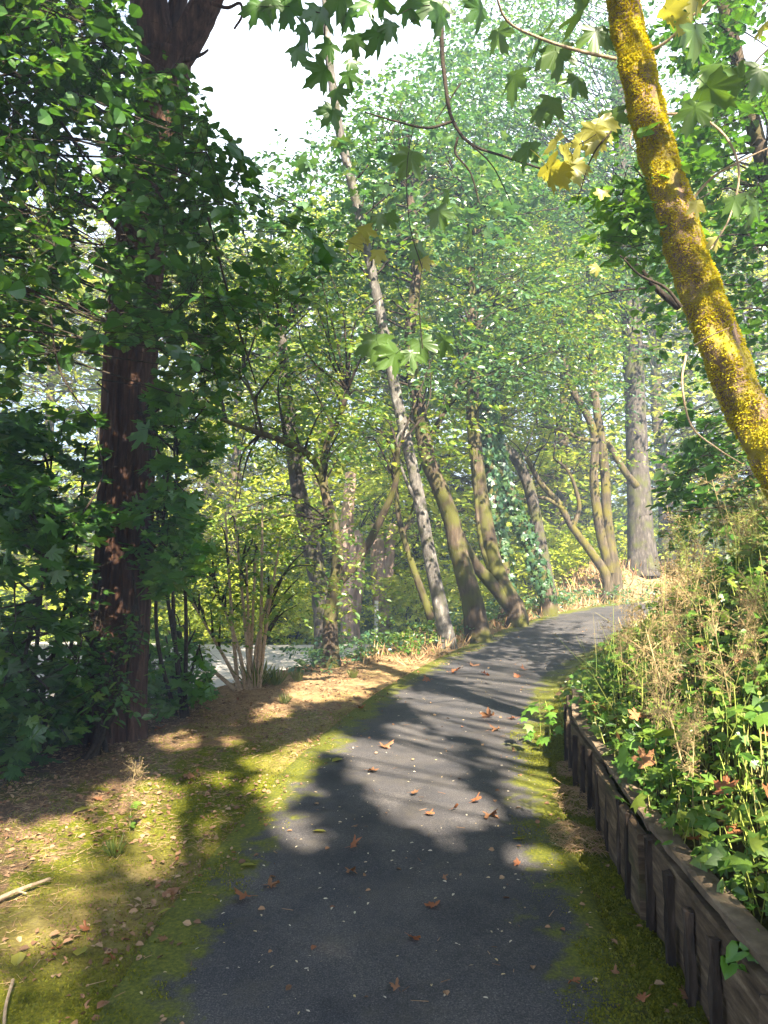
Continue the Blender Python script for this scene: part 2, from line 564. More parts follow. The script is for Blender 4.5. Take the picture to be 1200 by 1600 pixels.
def ground_mat():
    m, n, l = new_mat('ground')
    def attr(k):
        a = n.new('ShaderNodeAttribute'); a.attribute_name = k; return a.outputs['Fac']
    tcn = n.new('ShaderNodeTexCoord')
    def noise(sc, det=6, ro=.6):
        t = n.new('ShaderNodeTexNoise'); t.inputs['Scale'].default_value = sc; t.inputs['Detail'].default_value = det
        t.inputs['Roughness'].default_value = ro; l.new(tcn.outputs['Object'], t.inputs['Vector']); return t.outputs['Fac']
    def mixc(f, a, b):
        x = n.new('ShaderNodeMix'); x.data_type = 'RGBA'
        for s_, v in ((0, f), (6, a), (7, b)):
            if isinstance(v, tuple): x.inputs[s_].default_value = (*v, 1)
            else: l.new(v, x.inputs[s_])
        return x.outputs[2]
    def math_(op, a, b):
        x = n.new('ShaderNodeMath'); x.operation = op; x.use_clamp = True
        for s_, v in ((0, a), (1, b)):
            if isinstance(v, (int, float)): x.inputs[s_].default_value = v
            else: l.new(v, x.inputs[s_])
        return x.outputs[0]
    fine, mid, big = noise(55, 8, .7), noise(9, 6, .65), noise(1.7, 5, .6)
    rl = ramp(n, [(.3, (.05, .03, .02)), (.47, (.16, .10, .06)), (.62, (.32, .2, .11)), (.75, (.5, .36, .22))])
    l.new(fine, rl.inputs['Fac'])
    rm = ramp(n, [(.3, (.045, .055, .007)), (.5, (.12, .13, .01)), (.68, (.23, .22, .018))])
    l.new(fine, rm.inputs['Fac'])
    rd = ramp(n, [(.3, (.13, .08, .045)), (.5, (.34, .22, .11)), (.7, (.5, .36, .2))])
    l.new(mid, rd.inputs['Fac'])
    rg_ = ramp(n, [(.3, (.03, .06, .015)), (.6, (.09, .13, .03))])
    l.new(mid, rg_.inputs['Fac'])
    # soil <-> moss by patchy noise, weighted by the attribute
    mm = math_('ADD', mid, attr('moss'))
    mm = math_('ADD', math_('MULTIPLY', big, .8), math_('SUBTRACT', mm, .45))
    rmm = ramp(n, [(.46, (0, 0, 0)), (.60, (1, 1, 1))])
    l.new(mm, rmm.inputs['Fac'])
    c = mixc(rmm.outputs['Color'], rl.outputs['Color'], rm.outputs['Color'])
    c = mixc(attr('dry'), c, rd.outputs['Color'])
    c = mixc(attr('green'), c, rg_.outputs['Color'])
    c = mixc(attr('soil'), c, (.035, .024, .016))
    b = n.new('ShaderNodeBump'); b.inputs['Strength'].default_value = .8; b.inputs['Distance'].default_value = .02
    l.new(fine, b.inputs['Height'])
    p = n.new('ShaderNodeBsdfPrincipled'); p.inputs['Roughness'].default_value = .95; p.inputs['Specular IOR Level'].default_value = .1
    l.new(c, p.inputs['Base Color']); l.new(b.outputs['Normal'], p.inputs['Normal'])
    o = n.new('ShaderNodeOutputMaterial'); l.new(p.outputs[0], o.inputs['Surface'])
    return m


def axis(parts):
    a = [np.arange(x0, x1, st) for x0, x1, st in parts]
    return np.concatenate(a + [[parts[-1][1]]])


gx = axis([(-90, -30, 6), (-30, -10, 1.2), (-10, -3.4, .3), (-3.4, -2.6, .08), (-2.6, 1.5, .03), (1.5, 4, .08), (4, 10, .3), (10, 30, 1.2), (30, 90, 6)])
gy = axis([(-40, -4, 3), (-4, 1.4, .25), (1.4, 6, .03), (6, 10, .05), (10, 15, .12), (15, 26, .3), (26, 60, 1.5), (60, 130, 6)])
X, Yg = np.meshgrid(gx, gy)
Z = height(X, Yg)
s_, yc_ = path_st(X, Yg)
Z = np.where(np.abs(s_) < .95 + .16 * smooth(8.5, 12, yc_), Z - .012, Z)
nx, ny = len(gx), len(gy)
mb = MB()
i = (np.arange(ny - 1)[:, None] * nx + np.arange(nx - 1)[None, :]).ravel()
mb.add(np.stack([X, Yg, Z], -1).reshape(-1, 3), np.stack([i, i + 1, i + nx + 1, i + nx], -1))
moss = np.where(s_ < 0, smooth(2.4, .8, -s_) * .32 + .02, .38) - .03
moss = moss - .22 * smooth(5.5, 8, Yg)
dry = smooth(6.2, 8.5, Yg) * smooth(3.2, 1.6, -s_) * (s_ < 0) * smooth(24, 20, Yg) * .75
dry = np.maximum(dry, .5 * (1 - smooth(.25, .55, fbm(X * .9 + 3, Yg * .9, 77))) * (s_ < 0) * smooth(3.2, 1.6, -s_))
green = np.clip(smooth(2.6, 4.2, -s_) * .8 * smooth(9, 12, Yg) + smooth(19, 22, Yg) * .9, 0, .95)
soil = np.clip(smooth(1.1, 1.3, s_) * .85 + smooth(1.9, 3.0, -s_) * smooth(8.5, 7, Yg) * .8, 0, .9)  # dark soil on the bank; ground left of the verge also darkened
ground = link('ground', mb.mesh('ground', ground_mat(), smooth_=True, attrs=dict(moss=moss, dry=dry, green=green, soil=soil)))
tag(ground, kind='structure')


# the asphalt path
def asphalt_mat():
    m, n, l = new_mat('asphalt')
    tcn = n.new('ShaderNodeTexCoord')
    def noise(sc, det=5, ro=.6):
        t = n.new('ShaderNodeTexNoise'); t.inputs['Scale'].default_value = sc; t.inputs['Detail'].default_value = det
        t.inputs['Roughness'].default_value = ro; l.new(tcn.outputs['Object'], t.inputs['Vector']); return t.outputs['Fac']
    at = n.new('ShaderNodeAttribute'); at.attribute_name = 'edge'
    fine = noise(180, 3, .7)
    r1 = ramp(n, [(.3, (.026, .027, .031)), (.52, (.070, .068, .072)), (.66, (.15, .14, .138)), (.78, (.36, .33, .31))])
    l.new(fine, r1.inputs['Fac'])
    big = noise(2.3, 5)
    r2 = ramp(n, [(.35, (.75, .75, .78)), (.65, (1.3, 1.22, 1.12))])
    l.new(big, r2.inputs['Fac'])
    ml = n.new('ShaderNodeMix'); ml.data_type, ml.blend_type = 'RGBA', 'MULTIPLY'; ml.inputs[0].default_value = 1
    l.new(r1.outputs['Color'], ml.inputs[6]); l.new(r2.outputs['Color'], ml.inputs[7])
    # moss creeping in from the edges
    st1 = ramp(n, [(.42, (1, 1, 1)), (.62, (.62, .63, .66))])
    l.new(noise(.9, 8, .72), st1.inputs['Fac'])
    m2 = n.new('ShaderNodeMix'); m2.data_type, m2.blend_type = 'RGBA', 'MULTIPLY'; m2.inputs[0].default_value = 1
    l.new(ml.outputs[2], m2.inputs[6]); l.new(st1.outputs['Color'], m2.inputs[7])
    dirt = ramp(n, [(.52, (0, 0, 0)), (.75, (.55, .55, .55))])
    l.new(noise(3.1, 9, .75), dirt.inputs['Fac'])
    m3 = n.new('ShaderNodeMix'); m3.data_type = 'RGBA'
    l.new(dirt.outputs['Color'], m3.inputs[0]); l.new(m2.outputs[2], m3.inputs[6]); m3.inputs[7].default_value = (.10, .085, .06, 1)
    ml = m3
    ms = n.new('ShaderNodeMath'); ms.operation = 'MULTIPLY_ADD'
    l.new(noise(4.5, 7, .7), ms.inputs[0]); ms.inputs[1].default_value = .9; l.new(at.outputs['Fac'], ms.inputs[2])
    r3 = ramp(n, [(.86, (0, 0, 0)), (.985, (1, 1, 1))])
    l.new(ms.outputs[0], r3.inputs['Fac'])
    rm = ramp(n, [(.3, (.04, .05, .008)), (.5, (.10, .11, .012)), (.68, (.19, .185, .018))])
    l.new(noise(60, 8, .7), rm.inputs['Fac'])
    mx_ = n.new('ShaderNodeMix'); mx_.data_type = 'RGBA'
    l.new(r3.outputs['Color'], mx_.inputs[0]); l.new(ml.outputs[2], mx_.inputs[6]); l.new(rm.outputs['Color'], mx_.inputs[7])
    b = n.new('ShaderNodeBump'); b.inputs['Strength'].default_value = .5; b.inputs['Distance'].default_value = .006
    l.new(fine, b.inputs['Height'])
    p = n.new('ShaderNodeBsdfPrincipled'); p.inputs['Roughness'].default_value = .8; p.inputs['Specular IOR Level'].default_value = .3
    l.new(mx_.outputs[2], p.inputs['Base Color']); l.new(b.outputs['Normal'], p.inputs['Normal'])
    o = n.new('ShaderNodeOutputMaterial'); l.new(p.outputs[0], o.inputs['Surface'])
    return m


C = spline(np.column_stack([PATHS, np.zeros(len(PATHS))]), 420)
T = unit(np.gradient(C, axis=0))
Rt = np.column_stack([T[:, 1], -T[:, 0], np.zeros(len(T))])
lat = np.linspace(-.97, .97, 33)
V = C[:, None] + Rt[:, None] * lat[None, :, None] * (1 + .16 * smooth(8.5, 12, C[:, 1]))[:, None, None]
sv, yv = path_st(V[..., 0], V[..., 1])
V[..., 2] = height(V[..., 0], V[..., 1], False) + .012 + .012 * (fbm(V[..., 0] * 1.3, V[..., 1] * 1.3, 8) - .5) * smooth(0, .3, .97 - np.abs(lat))[None]
V[:, (0, -1), 2] -= .05
a, b = len(C), len(lat)
i = (np.arange(a - 1)[:, None] * b + np.arange(b - 1)[None]).ravel()
mb = MB().add(V.reshape(-1, 3), np.stack([i, i + 1, i + b + 1, i + b], -1))
edge = np.abs(lat)[None] * np.ones((a, 1))
edge = np.where(lat[None] > 0, edge * 1.12, edge * 1.16) * .78 - .17
pathm = link('path', mb.mesh('path', asphalt_mat(), smooth_=True, attrs=dict(edge=edge)))
tag(pathm, kind='structure')

def on_path(y, s):
    cx, cy_ = np.interp(y, C[:, 1], C[:, 0]), y
    rx, ry = np.interp(y, C[:, 1], Rt[:, 0]), np.interp(y, C[:, 1], Rt[:, 1])
    return cx + rx * s, cy_ + ry * s


# the pale car park down beyond the trees
mb = MB()
px_ = np.linspace(-22, 2.4, 60)
py_ = np.linspace(0, 1, 20)
PX, PY = np.meshgrid(px_, py_)
near_edge = 12.3 + .0 * PX + 1.9 * smooth(-6, 0, PX)
far_edge = 20.3 + .35 * np.sin(PX * .5)
YY = near_edge + (far_edge - near_edge) * PY
ZZ = height(PX, YY, False) * 0 - 1.12
i = (np.arange(19)[:, None] * 60 + np.arange(59)[None]).ravel()
mb.add(np.stack([PX, YY, ZZ + .14], -1).reshape(-1, 3), np.stack([i, i + 1, i + 61, i + 60], -1))
lot = link('road', mb.mesh('road', plain_mat('pale_paving', [(.36, .33, .3), (.36, .33, .3)], .9, 6)))
tag(lot, kind='structure')


# ------------------------------------------------------------------ timber wall along the bank
M['timber'] = bark_mat('timber', (.035, .023, .015), (.13, .09, .055), (.25, .185, .12), (5, 5, 30), (.06, .06, .02), .34, .4, 4)
M['timber_top'] = bark_mat('timber_top', (.06, .045, .03), (.21, .155, .105), (.34, .27, .19), (6, 6, 6), (.08, .075, .025), .36, .4, 6)
M['stake'] = bark_mat('stake', (.012, .009, .007), (.05, .036, .026), (.11, .08, .06), (20, 20, 4), None, 0, .5)


def plank(mb, p0, p1, side, up, w, h, seg=8, jit=.003):
    """board from p0 to p1; w across along `side`, h along `up`"""
    t = np.linspace(0, 1, seg + 1)[:, None]
    Cc = np.asarray(p0) * (1 - t) + np.asarray(p1) * t
    side, up = np.asarray(side, float), np.asarray(up, float)
    cs = [(-.5, 0), (-.36, -.04), (.36, -.04), (.5, 0), (.5, .93), (.38, 1), (-.38, 1), (-.5, .93)]
    V = np.stack([Cc + side * w * a + up * h * b for a, b in cs], 1)
    V += rng.normal(0, jit, V.shape)
    k = len(cs)
    i = (np.arange(seg)[:, None] * k + np.arange(k)[None])
    j = (np.arange(seg)[:, None] * k + (np.arange(k)[None] + 1) % k)
    mb.add(V.reshape(-1, 3), np.stack([i, j, j + k, i + k], -1).reshape(-1, 4))
    e = seg * k
    for base, rev in ((0, True), (e, False)):
        q = [[base + 0, base + 1, base + 2, base + 3], [base + 0, base + 3, base + 4, base + 7], [base + 7, base + 4, base + 5, base + 6]]
        mb.F.append(np.array([r[::-1] if rev else r for r in q]) + mb.n - len(V.reshape(-1, 3)))


wy = np.array([-.6, .75, 1.95, 3.12, 4.2, 5.2, 6.05])
WL = []
for y in np.arange(-1, 6.6, .02):
    # wall line: 1.13 m to the right of the centre of the path
    k = np.searchsorted(C[:, 1], y)
    WL.append(C[k, :3] + Rt[k] * (1.13 + .03 * math.sin(y * 2.1)))
WL = np.array(WL)


def wall_at(y):
    k = int(np.clip(np.searchsorted(WL[:, 1], y), 1, len(WL) - 2))
    t = unit(WL[k + 1] - WL[k - 1])
    return WL[k] * [1, 1, 0] + [0, 0, float(height(WL[k, 0] - .1, WL[k, 1], False))], np.array([t[0], t[1], 0]), np.array([t[1], -t[0], 0])


w0, _, _ = wall_at(3.0)
wall = thing('timber_wall', 'low weathered timber retaining wall of planks and dark stakes holding the leafy bank', 'retaining wall', w0)
up = np.array([0, 0, 1.0])
for k in range(len(wy) - 1):
    a, _, sa = wall_at(wy[k]); b, _, sb = wall_at(wy[k + 1])
    proud = .028 if k % 2 else 0.0
    tilt = rng.uniform(-.012, .012)
    for r_ in range(2):
        hh = .185 if r_ else .19
        z0 = -.03 + r_ * .195 + (.02 if k in (1, 2) else 0)
        m_ = MB()
        off = -sa * (proud + .012 * r_ + rng.uniform(0, .006))
        plank(m_, a + off + up * z0 + (b - a) * .004, b + off + up * (z0 + tilt) - (b - a) * .004, sa, up, .042, hh, 9, .0025)
        link('plank', m_.mesh('plank', M['timber'], w0), wall)
    m_ = MB()
    plank(m_, a + sa * .02 + up * (.372 + (.02 if k in (1, 2) else 0)), b + sb * .02 + up * (.372 + (.02 if k in (1, 2) else 0) + tilt) - (b - a) * .01, sa, up, .085, .026, 9, .003)
    link('cap_board', m_.mesh('cap_board', M['timber_top'], w0), wall)
for y in [1.75, 2.05, 2.28, 2.5, 2.82, 3.06, 3.3, 3.55, 3.9, 4.12, 4.36, 4.62, 4.95, 5.2, 5.45, 5.75]:
    p, t_, sd = wall_at(y)
    proud = .028 if (np.searchsorted(wy, y) - 1) % 2 else 0
    m_ = MB()
    lean = rng.uniform(-.015, .015)
    q = p - sd * (.044 + proud + rng.uniform(0, .008))
    hgt = rng.uniform(.31, .375)
    plank(m_, q + t_ * lean - up * .08, q + up * hgt, t_, sd, .038, .026, 5, .003)
    link('stake', m_.mesh('stake', M['stake'], w0), wall)


# ------------------------------------------------------------------ trees
def gauss_ball(n, rad, flat, rg):
    return rg.normal(0, 1, (n, 3)) * np.array([rad, rad, flat])


def in_ellipsoid(n, c, r, rg, hollow=.35):
    d = unit(rg.normal(0, 1, (n, 3)))
    q = rg.uniform(hollow ** 3, 1, (n, 1)) ** (1 / 3)
    return np.asarray(c) + d * q * np.asarray(r)


def crown_geom(mbl, mbb, trunkC, c, r, nb, ms, nl, L, size, tpl, rg, cull=True, spread=.52, flat=.13, twig=.004, br=.03, low=None, tilt=.45, droop=.25, boughs=None):
    """boughs spread through an ellipsoid, each carrying layered sprays of leaves, joined to the trunk by branches"""
    c = np.asarray(c, float)
    Bc = in_ellipsoid(nb, c, r, rg) if boughs is None else np.asarray(boughs, float)
    if low is not None:
        Bc[:, 2] = np.maximum(Bc[:, 2], low + rg.uniform(0, .6, len(Bc)))
    if cull:
        Bc = Bc[sky_cull(Bc, 5)]
    for bc in Bc:
        if mbb is not None and trunkC is not None:
            d = np.linalg.norm((trunkC - bc) * [1, 1, .6], axis=1) + .5 * np.maximum(trunkC[:, 2] - bc[2] + .5, 0)
            a = trunkC[int(np.argmin(d))]
            mid = (a + bc) / 2 + rg.normal(0, .12, 3) * np.linalg.norm(bc - a) * .6 + [0, 0, .1]
            tube(mbb, [a, mid, bc], br, br * .3, 5, 8)
    P0 = (Bc[:, None] + gauss_ball(len(Bc) * ms, spread, flat, rg).reshape(len(Bc), ms, 3)).reshape(-1, 3)
    src = np.repeat(Bc, ms, 0)
    D = (P0 - src) + rg.normal(0, .25, P0.shape) + (src - c) * .15
    D[:, 2] *= .35
    D = unit(D)
    if cull:
        k = sky_cull(P0)
        P0, D, src = P0[k], D[k], src[k]
    if len(P0) == 0:
        return
    if mbb is not None and twig:
        sticks(mbb, src, P0, np.full(len(P0), twig * 1.6), np.full(len(P0), twig * .8))
        sticks(mbb, P0, P0 + D * L * .9 - [0, 0, droop * L * .5], np.full(len(P0), twig * .8), np.full(len(P0), twig * .3))
    P, A, N, S = sprays(P0, D, nl, L, size, tilt, droop, rg)
    if cull:
        k = sky_cull(P, 6)
        P, A, N, S = P[k], A[k], N[k], S[k]
    leaf_geom(mbl, P, A, N, S, tpl)


def ground_pt(p, dz=-.12):
    return np.array([p[0], p[1], float(height(p[0], p[1])) + dz])


def tree(name, label, cat, stems, bark, crowns=(), leaf=None, tpl=OVAL, group=None, sides=12, seed=0, extra=()):
    """stems: list of (points [(px,py,Y)...], r0, r1, rooted); crowns: dicts for crown_geom"""
    rg = np.random.default_rng(seed + 100)
    Ps = []
    for pts, r0, r1, rooted in stems:
        P = [W(*p) for p in pts]
        if rooted:
            g = ground_pt(P[0])
            if P[0][2] - g[2] > .05:
                P = [g] + P
            else:
                P[0] = g
        Ps.append(np.array(P))
    base = Ps[0][0] + [0, 0, .12]
    t = thing(name, label, cat, base, group)
    allC = []
    for k, (P, (pts, r0, r1, rooted)) in enumerate(zip(Ps, stems)):
        m_ = MB()
        flare = (lambda a, tt: 1 + .45 * np.exp(-tt * 16) * (1 + .25 * np.sin(a * 5 + seed))) if rooted and k == 0 else None
        Cc = tube(m_, P, r0, r1, sides, max(14, len(P) * 8), .05, rfun=flare)
        allC.append(Cc)
        link('trunk' if rooted else 'limb', m_.mesh('trunk', bark, base, True), t)
    tc_ = np.concatenate(allC)
    if crowns:
        ml, mbr = MB(), MB()
        for cd in crowns:
            cd = dict(cd)
            cc = W(*cd.pop('c'))
            top = tc_[tc_[:, 2] > np.quantile(tc_[:, 2], .35)]
            crown_geom(ml, mbr, top, cc, cd.pop('r'), rg=rg, **cd)
        if mbr.n:
            link('branches', mbr.mesh('branches', M['twig'], base, True), t)
        if ml.n:
            o = link('crown', ml.mesh('crown', leaf, base), t)
            o['kind'] = 'stuff'
    return t


def C_(px, py, Y, r, nb, ms=20, nl=9, L=.5, size=.105, tpl=OVAL, **k):
    k.setdefault('twig', 0)
    k.setdefault('br', .018)
    return dict(c=(px, py, Y), r=r, nb=max(7, int(nb * .9)), ms=int(ms * .95), nl=nl, L=L, size=size, tpl=tpl, **k)


# --- slender pale tree leaning across the middle
tree('leaning_tree', 'slender pale mottled tree leaning far up over the path, the longest thin trunk', 'tree',
     [([(700, 1006, 11.3), (672, 870, 11.3), (650, 755, 11.2), (624, 640, 11.1), (600, 520, 11.0), (580, 420, 10.8), (553, 300, 10.6), (528, 190, 10.4), (512, 60, 10.2), (505, -120, 10)], .105, .05, True),
      ([(660, 800, 11.2), (632, 745, 11.1), (620, 690, 11.1), (640, 660, 11.0)], .03, .015, False)],
     M['bark_pale'],
     [C_(620, 360, 10.6, (1.2, .9, 1.6), 14, 10, 8, .4, .12, PALM)], M['leaf_cool'], seed=1)

# --- stout trunk with lit patch, beside the path
tree('leaning_tree', 'stout brown tree leaning left behind the slender pale trunk, with a bend at head height', 'tree',
     [([(748, 1000, 11.9), (738, 940, 11.9), (716, 860, 11.9), (706, 815, 11.9), (690, 770, 11.8), (668, 715, 11.7), (655, 640, 11.6), (640, 540, 11.5), (650, 420, 11.5), (640, 300, 11.4)], .17, .06, True),
      ([(670, 690, 11.7), (710, 610, 11.7), (738, 520, 11.8)], .05, .03, False)],
     M['bark_brown'],
     [C_(640, 470, 11.6, (1.9, 1.4, 1.7), 30, 20), C_(590, 300, 12.2, (1.6, 1.2, 1.4), 30, 18), C_(610, 190, 12.6, (1.2, 1.0, 1.0), 20, 14), C_(600, 560, 11.3, (1.5, 1.2, .6), 10, 14), C_(710, 600, 11.9, (1.2, 1, .5), 7, 14)], M['leaf_cool'], seed=2)

tree('leaning_tree', 'thin dark sapling leaning left of the slender pale trunk, leafy at the top', 'tree',
     [([(688, 1008, 12.4), (668, 950, 12.4), (640, 870, 12.4), (622, 800, 12.4), (616, 720, 12.3), (612, 660, 12.3)], .075, .03, True),
      ([(630, 835, 12.4), (643, 800, 12.3), (652, 760, 12.2)], .025, .012, False)],
     M['bark_brown'], [C_(612, 670, 12.4, (1.0, .8, .7), 8, 14)], M['leaf_mid'], seed=3)

# --- the two-stemmed clump in the middle right
tree('forked_tree', 'two-stemmed tree with one low stem crossing left and one tall upright stem', 'tree',
     [([(806, 955, 13.4), (790, 925, 13.4), (772, 880, 13.4), (756, 800, 13.4), (745, 720, 13.4), (738, 640, 13.4), (742, 560, 13.4), (735, 440, 13.3), (740, 320, 13.2)], .165, .07, True),
      ([(800, 952, 13.4), (775, 920, 13.3), (745, 885, 13.1), (722, 845, 12.9), (705, 800, 12.8)], .13, .08, False),
      ([(770, 905, 13.4), (752, 850, 13.3), (744, 780, 13.3), (740, 700, 13.3)], .045, .03, False)],
     M['bark_brown'],
     [C_(740, 420, 13.4, (2.3, 1.8, 2.3), 40, 20), C_(700, 260, 13.3, (1.9, 1.5, 1.4), 30, 18), C_(780, 580, 13.4, (1.8, 1.4, .6), 11, 14)], M['leaf_cool'], seed=4)

# --- ivy-clad trunks
for k, (lab, pts, r0) in enumerate([
        ('ivy-covered straight trunk standing directly behind the two-stemmed tree', [(792, 930, 14.2), (780, 850, 14.2), (768, 760, 14.2), (762, 690, 14.2), (755, 600, 14.2), (748, 480, 14.2)], .15),
        ('ivy-wrapped tree leaning left, dense ivy round its foot at the path edge', [(856, 935, 14.8), (842, 890, 14.8), (815, 820, 14.8), (796, 770, 14.8), (780, 715, 14.8), (770, 640, 14.8), (765, 520, 14.8)], .15)]):
    t = tree('ivy_tree', lab, 'tree', [(pts, r0, .07, True)], M['bark_brown'],
             [C_(pts[-1][0] + 40, 470, 14.5, (1.9, 1.5, 2), 22, 16)], M['leaf_mid'], seed=6 + k)
    rg = np.random.default_rng(60 + k)
    Cc = spline([W(*p) for p in pts], 60)
    n_ = 1500
    i_ = rg.integers(0, 55, n_)
    a_ = rg.uniform(0, 2 * np.pi, n_)
    out = np.stack([np.cos(a_), np.sin(a_), np.zeros(n_)], -1)
    rad = r0 * (1 - i_ / 110) * rg.uniform(1.0, 1.35, n_)
    P = Cc[i_] + out * rad[:, None] + rg.normal(0, .03, (n_, 3))
    ml = MB()
    leaf_geom(ml, P, rg.normal(0, .5, (n_, 3)) + [0, 0, -.6], out + rg.normal(0, .3, (n_, 3)), rg.uniform(.06, .11, n_), PALM)
    link('ivy', ml.mesh('ivy', M['leaf_cool'], t.location), t)['kind'] = 'stuff'

tree('curved_tree', 'grey-brown tree with a bowed trunk curving up to the left, ivy at its foot', 'tree',
     [([(858, 930, 15.4), (850, 880, 15.4), (838, 815, 15.4), (826, 760, 15.3), (805, 715, 15.2), (780, 692, 15.1), (768, 660, 15.1), (775, 560, 15.0)], .15, .09, True)],
     M['bark_grey'], [C_(800, 560, 15.3, (2.0, 1.6, 1.5), 18, 16)], M['leaf_mid'], seed=9)

tree('mossy_tree', 'thin yellow-mossed tree leaning low to the left with sparse bare boughs', 'tree',
     [([(948, 903, 16.8), (925, 865, 16.8), (895, 825, 16.7), (872, 785, 16.6), (845, 755, 16.5), (822, 715, 16.4)], .12, .05, True),
      ([(880, 795, 16.6), (850, 778, 16.5), (815, 780, 16.3), (790, 775, 16.2)], .05, .02, False),
      ([(895, 825, 16.7), (905, 790, 16.7), (890, 740, 16.6), (865, 715, 16.6)], .06, .03, False)],
     M['bark_ochre'], [C_(850, 680, 16.6, (1.5, 1.2, .7), 8, 14)], M['leaf_mid'], seed=10)

tree('forked_tree', 'upright pair of mossy stems sharing one foot, forking below the canopy', 'tree',
     [([(962, 900, 17.2), (955, 860, 17.2), (948, 800, 17.2), (946, 750, 17.2), (940, 690, 17.2), (930, 620, 17.2), (925, 540, 17.2), (920, 420, 17)], .135, .07, True),
      ([(955, 895, 17.2), (938, 830, 17.2), (928, 750, 17.2), (930, 690, 17.2), (918, 650, 17.1), (895, 610, 17.0), (880, 560, 16.9)], .13, .07, False),
      ([(938, 690, 17.2), (905, 685, 17.0), (880, 672, 16.8), (840, 665, 16.6)], .06, .03, False),
      ([(948, 690, 17.2), (975, 735, 17.3), (995, 760, 17.4)], .07, .09, False)],
     M['bark_ochre'], [C_(900, 500, 17, (2.8, 2.2, 2.2), 34, 18)], M['leaf_cool'], seed=11)

# --- the stout grey trunk at the bend
tree('stout_tree', 'thick straight grey trunk standing above the bend of the path', 'tree',
     [([(1004, 885, 18.6), (1000, 820, 18.6), (996, 720, 18.6), (992, 620, 18.6), (988, 540, 18.6), (980, 380, 18.5), (970, 180, 18.3), (960, -60, 18)], .29, .17, True)],
     M['bark_grey'], [C_(985, 400, 18.3, (3.0, 2.4, 2.6), 34, 18), C_(930, 190, 18, (3.4, 2.4, 2.4), 40, 20), C_(830, 80, 17, (3.0, 2.4, 2.6), 56, 24), C_(760, 120, 15, (1.6, 1.4, 1.5), 34, 22), C_(900, 330, 16, (2.0, 1.6, 1.8), 34, 20), C_(760, 250, 18.5, (2.6, 2.0, 2.2), 34, 20)], M['leaf_cool'], seed=12, sides=20)

# --- multi-stemmed tree at the edge of the verge
tree('forked_tree', 'slim dark tree forking into a wide Y at the edge of the grassy verge', 'tree',
     [([(518, 1030, 9.9), (516, 975, 9.9), (522, 920, 9.9), (528, 880, 9.9), (524, 830, 9.9), (508, 770, 9.9), (505, 735, 9.9), (512, 690, 9.9), (530, 650, 9.8), (543, 610, 9.7)], .11, .035, True),
      ([(526, 912, 9.9), (550, 888, 9.9), (575, 850, 9.8), (600, 800, 9.7), (618, 755, 9.6), (622, 700, 9.5)], .07, .03, False),
      ([(505, 735, 9.9), (480, 710, 9.7), (440, 688, 9.5), (400, 675, 9.3), (345, 655, 9.1)], .06, .025, False),
      ([(410, 676, 9.3), (395, 620, 9.2), (380, 580, 9.1)], .022, .012, False)],
     M['bark_brown'],
     [C_(470, 640, 9.6, (1.5, 1.0, .8), 22, 16, 9, .4, .08), C_(560, 680, 9.6, (.8, .7, .5), 8, 12, 9, .4, .08), C_(430, 830, 9.8, (.8, .7, .6), 9, 14, 9, .4, .08),
      C_(540, 500, 10, (1.4, 1.0, .9), 16, 16, 9, .4, .08), C_(400, 560, 9.6, (1.2, .9, .9), 14, 16, 9, .4, .08)],
     M['leaf_mid'], seed=13)

tree('old_tree', 'grey broken trunk partly hidden behind the forked slim tree', 'tree',
     [([(508, 985, 12.6), (502, 930, 12.6), (492, 880, 12.6), (482, 830, 12.6), (474, 800, 12.6), (462, 740, 12.6), (450, 640, 12.6), (440, 520, 12.6)], .2, .08, True)],
     M['bark_grey'], [C_(430, 560, 12.6, (2.0, 1.5, 1.9), 22, 16), C_(450, 350, 12.8, (1.9, 1.4, 1.5), 34, 18)], M['leaf_cool'], seed=14)

# --- multi-stemmed shrub on the drop
stems = []
for k, (bx, tx, ty) in enumerate([(372, 352, 800), (378, 300, 940), (384, 330, 900), (388, 400, 860), (392, 368, 820), (398, 428, 900), (402, 410, 790), (368, 262, 985), (395, 385, 880), (405, 440, 830)]):
    stems.append(([(bx, 1078, 8.5), ((bx * 2 + tx) / 3 + rng.normal(0, 6), 1078 - (1078 - ty) * .4, 8.5), (tx, ty, 8.5 + rng.normal(0, .3))], .026, .01, k == 0))
tree('shrub', 'many-stemmed shrub with thin brown stems at the drop of the verge', 'shrub', stems, M['twig_pale'],
     [C_(350, 880, 8.6, (.85, .7, .7), 26, 16, 9, .3, .07), C_(430, 880, 8.8, (.6, .5, .6), 14, 14, 8, .3, .07), C_(290, 950, 8.5, (.5, .5, .4), 7, 14, 8, .3, .065)], M['leaf_mid'], seed=15, sides=6)

# --- far trunks by the car park
tree('distant_tree', 'pinkish three-stemmed trunk standing beyond the car park', 'tree',
     [([(548, 1000, 21.2), (545, 960, 21.2), (534, 900, 21.2), (540, 840, 21.2), (548, 740, 21.2)], .27, .16, True),
      ([(552, 985, 21.2), (562, 900, 21.2), (560, 830, 21.1)], .16, .12, False),
      ([(550, 975, 21.2), (549, 900, 21), (552, 850, 21)], .14, .1, False)],
     M['bark_pink'], [C_(550, 740, 21.5, (2.6, 2, 1.8), 18, 16, 9, .6, .15, KITE)], M['leaf_far'], seed=16)
tree('distant_tree', 'pale twin trunk with a leafy skirt beside the white post', 'tree',
     [([(598, 1003, 22), (597, 960, 22), (592, 900, 22), (588, 820, 22)], .26, .2, True), ([(600, 970, 22), (606, 900, 22), (612, 820, 22)], .2, .14, False)],
     M['bark_pink'], [C_(600, 800, 22.2, (2.2, 1.8, 1.6), 20, 16, 9, .6, .15, KITE)], M['leaf_far2'], seed=17)

